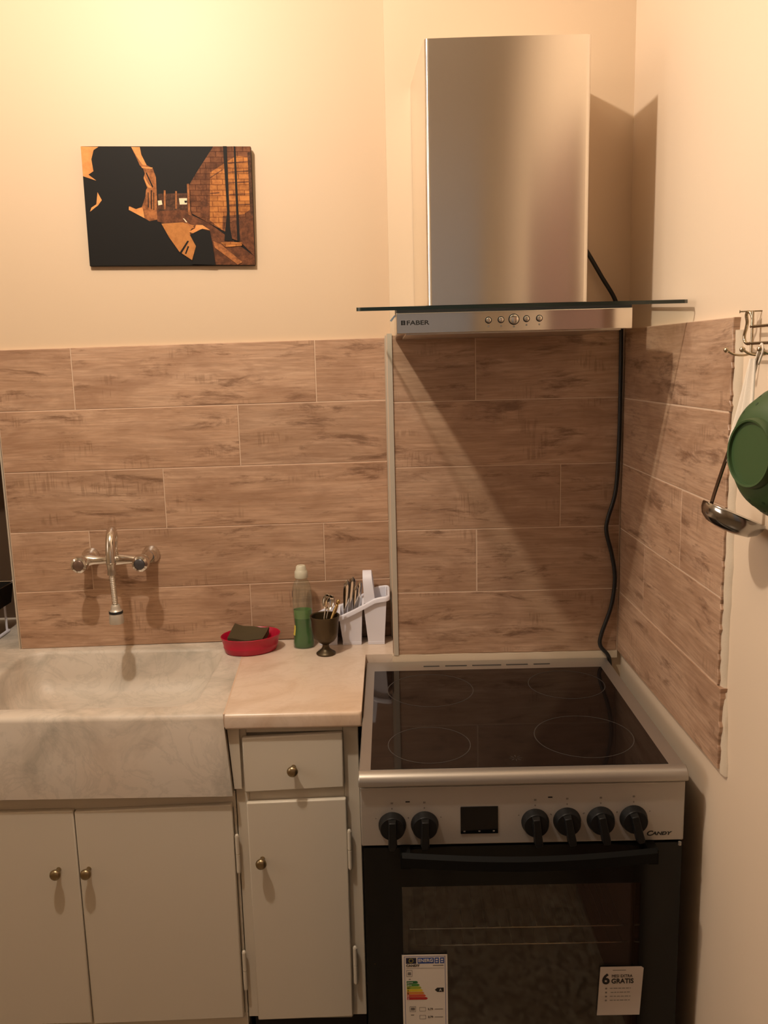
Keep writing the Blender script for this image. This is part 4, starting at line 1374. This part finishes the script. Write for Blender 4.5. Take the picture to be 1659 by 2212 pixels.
tube(b, spline([(.5085, -.990, 1.578), (.5085, -.996, 1.588), (.5100, -1.001, 1.5985), (.5110, -1.003, 1.5990), (.5110, -1.006, 1.590), (.5090, -.998, 1.572)], 4), .0016, 8)
obj('hanging_loop', b, M['cloth'], cl, smooth=60)

# green colander, base toward the room
col = thing('green_colander', (.50, -1.085, 1.345), 'green plastic colander hung base outward on the right wall rack', 'colander')
ax = Vector((-.97, -.22, .03)).normalized()
o_ = Vector((.4650, -1.0830, 1.4577))
b = B()
pr = [(.0001, -.004), (.0410, -.004), (.0420, .0), (.0445, .0005), (.0460, -.002), (.0475, -.010), (.0590, -.013), (.0740, -.025), (.0870, -.045), (.0960, -.070), (.1010, -.090), (.1080, -.092), (.1085, -.095),
      (.0990, -.0935), (.0940, -.070), (.0850, -.0465), (.0720, -.0270), (.0580, -.0150), (.0001, -.0080)]
lathe(b, pr, o_, ax, 56)
obj('bowl', b, M['green'], col, smooth=50)
_, aa, bb = frame_of(ax)
b = B()
def surf(rr):
    P_ = [(.0590, -.013), (.0740, -.025), (.0870, -.045), (.0960, -.070)]
    for (r0, h0), (r1, h1) in zip(P_[:-1], P_[1:]):
        if r0 <= rr <= r1:
            t = (rr - r0) / (r1 - r0)
            return h0 + (h1 - h0) * t, Vector(((h1 - h0), 0, 0)), (r1 - r0, h1 - h0)
for ri, rr in enumerate((.066, .078, .088, .094)):
    h, _u, (dr, dh) = surf(rr)
    nn = (14, 18, 20, 22)[ri]
    for k in range(nn):
        a = 2 * PI * (k + .5 * (ri % 2)) / nn
        rad_ = aa * math.cos(a) + bb * math.sin(a)
        p = o_ + ax * h + rad_ * rr
        nrm = (rad_ * (-dh) + ax * dr).normalized()
        cyl(b, p - nrm * .0004, p + nrm * .0003, .0026, n=10)
obj('drain_holes', b, M['green_dark'], col)['kind'] = 'stuff'
b = B()
tube(b, spline([o_ + ax * -.0925 + Vector((0, .03, .103)), o_ + ax * -.090 + Vector((-.004, .02, .125)), o_ + ax * -.092 + Vector((-.004, .0, .133)), o_ + ax * -.090 + Vector((-.004, -.02, .125)), o_ + ax * -.0925 + Vector((0, -.03, .103))], 5), .0035, 8)
obj('hanging_handle', b, M['green'], col, smooth=50)

# ladle
lad = thing('soup_ladle', (.501, -.935, 1.32), 'steel soup ladle hanging below the green colander', 'ladle')
nl = Vector((.40, -.02, .917)).normalized()
lc = Vector((.5115, -.9330, 1.3510))
b = B()
lathe(b, [(.0480, .0), (.0486, -.002), (.0475, -.009), (.0430, -.018), (.0330, -.0255), (.0160, -.0290), (.0001, -.0300), (.0001, -.0288), (.0160, -.0277), (.0320, -.0243), (.0418, -.0172), (.0465, -.0082), (.0470, -.0005)], lc, nl, 40)
obj('bowl', b, M['ladle'], lad, smooth=50)
b = B()
hpts = spline([(.4805, -.934, 1.3460), (.4760, -.934, 1.3580), (.4775, -.9335, 1.3710), (.4900, -.9340, 1.4160), (.5140, -.9370, 1.5000), (.5300, -.9400, 1.5700), (.5320, -.9405, 1.5860), (.5345, -.9410, 1.5930), (.5380, -.9412, 1.5935), (.5405, -.9415, 1.5850)], 5)
rings = []
for i, p in enumerate(hpts):
    d = (hpts[min(i + 1, len(hpts) - 1)] - hpts[max(i - 1, 0)]).normalized()
    s_ = Vector((0, 1, 0)); nr = s_.cross(d).normalized()
    rings.append([p + s_ * .0048 + nr * .0009, p - s_ * .0048 + nr * .0009, p - s_ * .0048 - nr * .0009, p + s_ * .0048 - nr * .0009])
loft(b, rings)
obj('handle', b, M['ladle'], lad, smooth=50)

# ================================================================== ALCOVE: black dish rack
dk = thing('dish_rack', (-1.20, .035, .868), 'black dish rack with pale feet in the dark alcove at the left edge', 'dish rack')
b = B()
RX, RY0, RY1 = -1.062, -.040, .112
loft(b, [[Vector(p) for p in ((-1.36, RY0 + .01, .953), (RX - .006, RY0 + .01, .953), (RX - .006, RY1 - .01, .953), (-1.36, RY1 - .01, .953))],
         [Vector(p) for p in ((-1.37, RY0, 1.008), (RX, RY0, 1.008), (RX, RY1, 1.008), (-1.37, RY1, 1.008))],
         [Vector(p) for p in ((-1.366, RY0 + .004, 1.008), (RX - .004, RY0 + .004, 1.008), (RX - .004, RY1 - .004, 1.008), (-1.366, RY1 - .004, 1.008))],
         [Vector(p) for p in ((-1.356, RY0 + .014, .958), (RX - .010, RY0 + .014, .958), (RX - .010, RY1 - .014, .958), (-1.356, RY1 - .014, .958))]])
obj('tray', b, M['blackplastic'], dk)
b = B(); tube(b, [(-1.37, RY0, 1.010), (RX, RY0, 1.010), (RX, RY1, 1.010), (-1.37, RY1, 1.010)], .0026, 8, cyclic=True)
obj('rim_wire', b, M['chrome_dull'], dk, smooth=50)
b = B(); sphere(b, (RX + .002, RY1 - .002, 1.0125), .0042, 10)
obj('wire_end_cap', b, M['white'], dk, smooth=50)
for x in (-1.34, -1.082):
    b = B()
    tube(b, [(x, RY0 + .004, .8725), (x, RY1 - .012, .8725)], .0046, 8)
    for y in (RY0 + .012, RY1 - .022):
        tube(b, [(x, y, .8725), (x, y, .955)], .0034, 8)
    obj('foot_rail', b, M['white'], dk, smooth=50)
